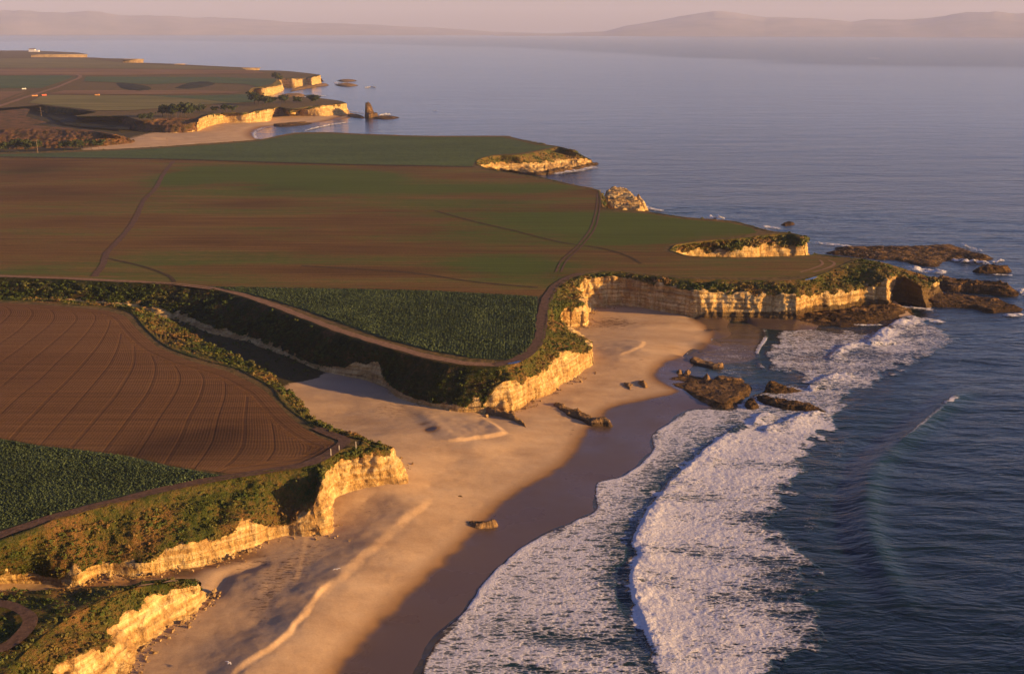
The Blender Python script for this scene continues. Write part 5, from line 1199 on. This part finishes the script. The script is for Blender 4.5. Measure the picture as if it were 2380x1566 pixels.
tag(mesh_obj('far_beach', np.stack([X2, Y2, Z2], -1).reshape(-1, 3), Ff2[kf2[Ff2].all(1)], M_SAND, {'wet': np.clip(.65 - np.abs(sh) / 26, 0, 1).ravel(), 'grass': (grassy * 1.2).ravel(), 'kelp': grassy.ravel(), 'pale': np.zeros(X2.size)}), 'small sandy beach in the far bay', kind='structure')

# ------------------------------------------------------------------ distant hills
def hills(name, prof, D0, depth, label, seed):
    px = np.array([p[0] for p in prof], float); ph = np.array([p[1] for p in prof], float)
    n = 420; xs = np.linspace(px[0], px[-1], n)
    base = U(xs, np.full(n, 300.), 0); az = np.arctan2(base[:, 0], base[:, 1])
    hor = 76.0
    top = (hor - np.interp(xs, px, ph)) / FX * D0 * .78
    m = 26; V = []
    for j in range(m):
        t = j / (m - 1); D = D0 + depth * (t - .5)
        x, y = np.sin(az) * D, np.cos(az) * D
        k = math.sin(math.pi * min(1, t * .5 / .55)) ** .9 if t < .98 else 0
        k = math.sin(math.pi * t) ** .8 if 0 < t < 1 else 0
        z = top * k * (1 + .30 * fbm(x / 1500, y / 1100, 0, 5, seed)) + (top > 0) * 25 * fbm(x / 600, y / 600, 0, 4, seed + 3) * k - 2 + 4 * (j > 0)
        V.append(np.c_[x, y, np.maximum(z, -5)])
    tag(mesh_obj(name, np.stack(V, 1).reshape(-1, 3), gridf(n, m), M_HILL), label, kind='structure')
M_HILL = m_flat('hill_land', (.20, .20, .21), (.34, .30, .29), .0012, 30, det=8)  # greyed towards the sky: haze partly painted into the land colour
hills('distant_hills', [(-400, 24), (-100, 26), (0, 22), (30, 17), (75, 17), (120, 23), (180, 24), (230, 20), (300, 28), (400, 30), (480, 37), (560, 39), (640, 42), (720, 48), (800, 46), (880, 48), (960, 54), (1060, 62), (1160, 70), (1300, 73), (1450, 73)], 27000, 9000, 'long ridge of hazy hills across the bay on the left', 700)
hills('distant_hills', [(1150, 74), (1300, 73), (1400, 66), (1440, 52), (1500, 40), (1560, 28), (1600, 22), (1650, 18), (1700, 22), (1760, 32), (1830, 30), (1900, 36), (1960, 43), (2030, 38), (2100, 36), (2160, 28), (2220, 20), (2280, 17), (2330, 22), (2380, 22), (2600, 30), (2900, 50)], 25000, 9000, 'hazy mountains beyond the bay on the right', 800)

# ------------------------------------------------------------------ trees, poles, posts
def lift(V, a): return V
def tree(px, py, h, w, z, label, group, seed=0, conif=False):
    r = np.random.default_rng(seed)
    b = U(px, py, z); root = bpy.data.objects.new('tree', None); S.collection.objects.link(root); root.location = b
    root.rotation_euler.z = r.uniform(0, 6)
    tag(root, label, 'tree', group)
    # trunk with limbs
    V, F = [], []
    def tube(p0, p1, r0, r1):
        p0, p1 = np.array(p0, float), np.array(p1, float); d = p1 - p0; d /= np.linalg.norm(d)
        a = np.cross(d, [.3, .9, .2]); a /= np.linalg.norm(a); c = np.cross(d, a); i0 = len(V)
        for p, rr in ((p0, r0), (p1, r1)):
            for k in range(6):
                t = k * math.pi / 3; V.append(p + (a * math.cos(t) + c * math.sin(t)) * rr)
        for k in range(6): F.append((i0 + k, i0 + (k + 1) % 6, i0 + 6 + (k + 1) % 6, i0 + 6 + k))
    tube((0, 0, -.5), (.2, 0, h * .45), h * .035, h * .022); tube((.2, 0, h * .45), (.1, .2, h * .85), h * .022, h * .008)
    cl = []
    for k in range(7):
        t = r.uniform(.3, .8); a = r.uniform(0, 6.3); L = w * r.uniform(.25, .5)
        e = (math.cos(a) * L, math.sin(a) * L, h * t + L * .5); tube((.15, 0, h * t * .8), e, h * .012, h * .004); cl.append(e)
    cl.append((0, 0, h * .85)); cl.append((0, 0, h * .65))
    mesh_obj('trunk', np.array(V), np.array(F), M_BARK, parent=root)
    global rng
    keep = rng; rng = r
    cp = np.array([np.array(c) + r.normal(0, w * .13, 3) * [1, 1, .7] for c in cl for _ in range(7)])
    v, f = leaf_clumps(cp, None, np.full(len(cp), w * .17) * r.uniform(.7, 1.3, len(cp)), 14, .9, .9)
    rng = keep
    tone = np.repeat(np.clip(.45 + r.normal(0, .25, len(cp)), 0, 1), 14 * 4)
    mesh_obj('crown', v, f, M_TREE, {'tone': tone}, smooth=False, parent=root)
TG = 'wind blown trees of the far headland'
for i, (px, py, h, w) in enumerate([(378, 272, 9, 10), (388, 273, 11, 10), (398, 272, 9, 8), (409, 274, 12, 12), (420, 272, 13, 12), (431, 273, 12, 12), (440, 271, 8, 8), (449, 261, 6, 7), (463, 262, 6, 7), (474, 260, 7, 7), (524, 262, 7, 8), (540, 262, 6, 8), (500, 262, 5, 7), (330, 281, 5, 7), (345, 280, 5, 8)]):
    tree(px, py, h, w, T, ('tree at the left end of the grove above the far beach', 'bushy tree second in the grove above the far beach', 'smaller tree third from the left in the far grove', 'tall broad tree in the middle of the far grove', 'tallest dark tree of the far grove', 'tall tree right of the tallest in the far grove', 'short tree at the right end of the far grove', 'small tree just right of the far grove', 'small lone tree behind the pale cliff nose', 'small round tree above the pale cliff nose', 'round tree above the middle of the far cliffs', 'low tree beside the round one above the far cliffs', 'lowest tree between the grove and the far cliffs', 'low bush tree left of the far grove', 'low wide tree on the knoll left of the far grove')[i], TG, 50 + i)
TG2 = 'dark trees on the far headland top'
for i, (px, py, h, w) in enumerate([(592, 243, 13, 12), (601, 244, 9, 10), (612, 244, 12, 10), (620, 246, 8, 9), (636, 242, 7, 8), (655, 242, 9, 9), (664, 240, 8, 9), (690, 239, 5, 9), (722, 238, 8, 10), (733, 238, 6, 9), (642, 190, 11, 13), (651, 189, 8, 10)]):
    tree(px, py, h, w, T, ('tall dark tree at the left end of the far headland', 'lower tree beside the tall one on the far headland', 'tall tree third from the left on the far headland', 'short tree beside the pale spot on the far headland', 'small dark tree above the far cliff bend', 'round tree left of middle on the far headland', 'round tree in the middle of the far headland', 'low spreading bush tree on the far headland', 'dark tree toward the right of the far headland', 'rightmost low tree on the far headland', 'big dark tree at the edge of the farthest cliffs', 'smaller dark tree at the edge of the farthest cliffs')[i], TG2, 90 + i)
TG3 = 'bushes below the rusty slope'
for i, (px, py, h, w) in enumerate([(12, 352, 5, 9), (40, 350, 7, 10), (62, 352, 6, 9), (84, 352, 6, 8), (150, 350, 6, 8), (172, 350, 6, 8), (188, 350, 7, 8), (212, 346, 6, 7), (230, 345, 5, 7), (-20, 352, 6, 9)]):
    tree(px, py - 1, h, w, 6, ('dark bush at the left edge below the rusty slope', 'large dark bush near the left edge', 'dark bush between two others left of the pole', 'dark bush close to the utility pole', 'round bush right of the utility pole', 'second round bush right of the pole', 'tallest round bush right of the pole', 'bush below the pale rock tongue', 'smallest bush below the pale rock tongue', 'dark bush cut by the left edge')[i], TG3, 130 + i)

def box(V, F, c, s):
    i = len(V); c = np.array(c); s = np.array(s) / 2
    for dx in (-1, 1):
        for dy in (-1, 1):
            for dz in (-1, 1): V.append(c + s * [dx, dy, dz])
    for q in ((0, 1, 3, 2), (4, 6, 7, 5), (0, 4, 5, 1), (2, 3, 7, 6), (0, 2, 6, 4), (1, 5, 7, 3)): F.append(tuple(i + k for k in q))
def cyl(V, F, x, y, z0, z1, r0, r1, n=10):
    i = len(V)
    for z, r in ((z0, r0), (z1, r1)):
        for k in range(n): V.append(np.array([x + r * math.cos(2 * math.pi * k / n), y + r * math.sin(2 * math.pi * k / n), z]))
    for k in range(n): F.append((i + k, i + (k + 1) % n, i + n + (k + 1) % n, i + n + k))
    V.append(np.array([x, y, z1 + .01])); 
    for k in range(n): F.append((i + n + k, i + n + (k + 1) % n, i + 2 * n, i + 2 * n))
def part(name, build, mat, parent):
    V, F = [], []; build(V, F)
    return mesh_obj(name, np.array(V), np.array(F), mat, smooth=False, parent=parent)
def pole(px, py, h, z, label):
    b = U(px, py, z); r = bpy.data.objects.new('utility_pole', None); S.collection.objects.link(r); r.location = b
    tag(r, label, 'utility pole', 'wooden utility poles along the fields')
    part('pole', lambda V, F: cyl(V, F, 0, 0, -.6, h, .17, .12), M_WOOD, r)
    part('crossarm', lambda V, F: box(V, F, (0, 0, h - .6), (2.2, .12, .14)), M_WOOD, r)
    for x in (-.95, 0, .95): part('insulator', lambda V, F: cyl(V, F, x, 0, h - .5, h - .25, .05, .04, 6), M_WHITE, r)
pole(88, 356, 9.5, T, 'wooden utility pole at the left end of the dark green field')
pole(389, 337, 5.5, T, 'shorter wooden pole by the sand of the far beach')
pole(96, 269, 9, T, 'distant pole above the dark ravine')
for i, (px, py, h, lb) in enumerate([(769, 1056, 1.25, 'tallest pale fence post on the golden cliff edge'), (788, 1043, .8, 'shortest pale post in the middle of the three'), (827, 1036, 1.0, 'pale post set back nearest the cliff tip')]):
    b = U(px, py, T + .2); r = bpy.data.objects.new('fence_post', None); S.collection.objects.link(r); r.location = b; tag(r, lb, 'fence post', 'pale posts on the cliff edge')
    part('post', lambda V, F: cyl(V, F, 0, 0, -.5, h, .09, .08), M_PALEWOOD, r)
    part('post_cap', lambda V, F: cyl(V, F, 0, 0, h, h + .05, .10, .07), M_PALEWOOD, r)

def truck(px, py, z, mat, label, ang, L=7.0):
    b = U(px, py, z); r = bpy.data.objects.new('farm_truck', None); S.collection.objects.link(r); r.location = b + np.array([0, 0, .6]); r.rotation_euler.z = ang
    tag(r, label, 'truck', 'farm vehicles in the far fields')
    part('cab', lambda V, F: (box(V, F, (L * .36, 0, 1.6), (L * .24, 2.2, 1.9)), box(V, F, (L * .46, 0, 1.1), (L * .12, 2.1, .9))), mat, r)
    part('cargo_bed', lambda V, F: (box(V, F, (-L * .12, 0, .95), (L * .7, 2.3, .25)), box(V, F, (-L * .12, 1.1, 1.6), (L * .7, .1, 1.1)), box(V, F, (-L * .12, -1.1, 1.6), (L * .7, .1, 1.1)), box(V, F, (-L * .46, 0, 1.6), (.1, 2.1, 1.1))), mat, r)
    def wh(x, y):
        def f(V, F):
            i = len(V); n = 12
            for yy in (-.18, .18):
                for k in range(n): V.append(np.array([x + .5 * math.cos(2 * math.pi * k / n), y + yy, .5 + .5 * math.sin(2 * math.pi * k / n)]))
            for k in range(n): F.append((i + k, i + (k + 1) % n, i + n + (k + 1) % n, i + n + k))
            for e in (0, n):
                V.append(np.array([x, y + (-.18 if e == 0 else .18), .5])); c = len(V) - 1
                for k in range(n): F.append((i + e + k, i + e + (k + 1) % n, c, c))
        return f
    for x in (-L * .3, L * .36):
        for y in (-1, 1): part('wheel', wh(x, y), M_DARK, r)
truck(81, 226.5, T, M_ORANGE, 'orange farm truck at the corner of the pale green field', .3)
truck(102, 225, T, M_RED, 'red farm truck behind the orange one', 1.0)
truck(226, 224.5, T, M_ORANGE, 'orange farm truck far along the pale green field', .1, 6)
truck(56, 210, T, M_WHITE, 'small white farm truck on the distant green field', .4, 6)
# building on the far ridge
b = U(80, 121, T); r = bpy.data.objects.new('farm_building', None); S.collection.objects.link(r); r.location = b; tag(r, 'tiny white building on the farthest land ridge', 'building')
part('wall', lambda V, F: (box(V, F, (-8, 0, 5), (24, 12, 10)), box(V, F, (12, 0, 3), (14, 10, 7))), M_WHITE, r)
def gab(V, F):
    i = len(V)
    for x in (-21, 5):
        for p in ((-7, 9.8), (0, 13), (7, 9.8)): V.append(np.array([x, p[0], p[1]]))
    F += [(i, i + 3, i + 4, i + 1), (i + 1, i + 4, i + 5, i + 2), (i, i + 1, i + 2, i + 2), (i + 3, i + 5, i + 4, i + 4), (i, i + 2, i + 5, i + 3)]
part('roof', gab, M_WOOD, r)

def gull(px, py, z, label):
    b = U(px, py, z); r = bpy.data.objects.new('gull', None); S.collection.objects.link(r); r.location = b + np.array([0, 0, .5]); r.rotation_euler.z = random.uniform(0, 6)
    tag(r, label, 'bird', 'white gulls over the beach')
    n = 14; V, F = [], []
    for i in range(n):
        t = i / (n - 1); rad = .085 * math.sin(math.pi * min(1, t * 1.02)) ** .6 + .004
        for k in range(8): V.append(np.array([-.3 + .6 * t, rad * math.cos(k * math.pi / 4), .28 + .06 * (t > .75) + rad * math.sin(k * math.pi / 4)]))
    for i in range(n - 1):
        for k in range(8): F.append((i * 8 + k, i * 8 + (k + 1) % 8, (i + 1) * 8 + (k + 1) % 8, (i + 1) * 8 + k))
    body = mesh_obj('body', np.array(V), np.array(F), M_WHITE, parent=r)
    for s in (-1, 1):
        V = []; 
        for j, (y, x0, x1, z0) in enumerate(((.05, -.1, .12, .3), (.3, -.06, .14, .42), (.6, -.16, -.02, .40), (.72, -.24, -.18, .36))):
            for x in (x0, x1):
                for dz in (.012, -.012): V.append(np.array([x, s * y, z0 + dz]))
        F = []
        for j in range(3):
            a = j * 4
            F += [(a, a + 2, a + 6, a + 4), (a + 1, a + 5, a + 7, a + 3), (a, a + 4, a + 5, a + 1), (a + 2, a + 3, a + 7, a + 6)]
        mesh_obj('wing', np.array(V), np.array(F), M_WHITE, parent=r)
gull(783, 1331, 3, 'white gull flying low over sand near the pale scarp')
gull(533, 1550, 3, 'white gull over the sand near the bottom of the beach')

# ------------------------------------------------------------------ haze: one closed box of even air
hz = bpy.data.materials.new('haze_air'); hz.use_nodes = True
hn = hz.node_tree.nodes; hn.clear()
pv = hn.new('ShaderNodeVolumePrincipled'); ho = hn.new('ShaderNodeOutputMaterial')
pv.inputs['Color'].default_value = (.60, .68, 1.0, 1)
pv.inputs['Density'].default_value = 4.6e-5
pv.inputs['Anisotropy'].default_value = 0.0
hz.node_tree.links.new(pv.outputs[0], ho.inputs['Volume'])
V, F = [], []
box(V, F, (0, 18000, 446), (60000, 44000, 902))
HZ = mesh_obj('haze', np.array(V), np.array(F), hz, smooth=False)
tag(HZ, 'thin pink lavender haze over the bay', kind='stuff')
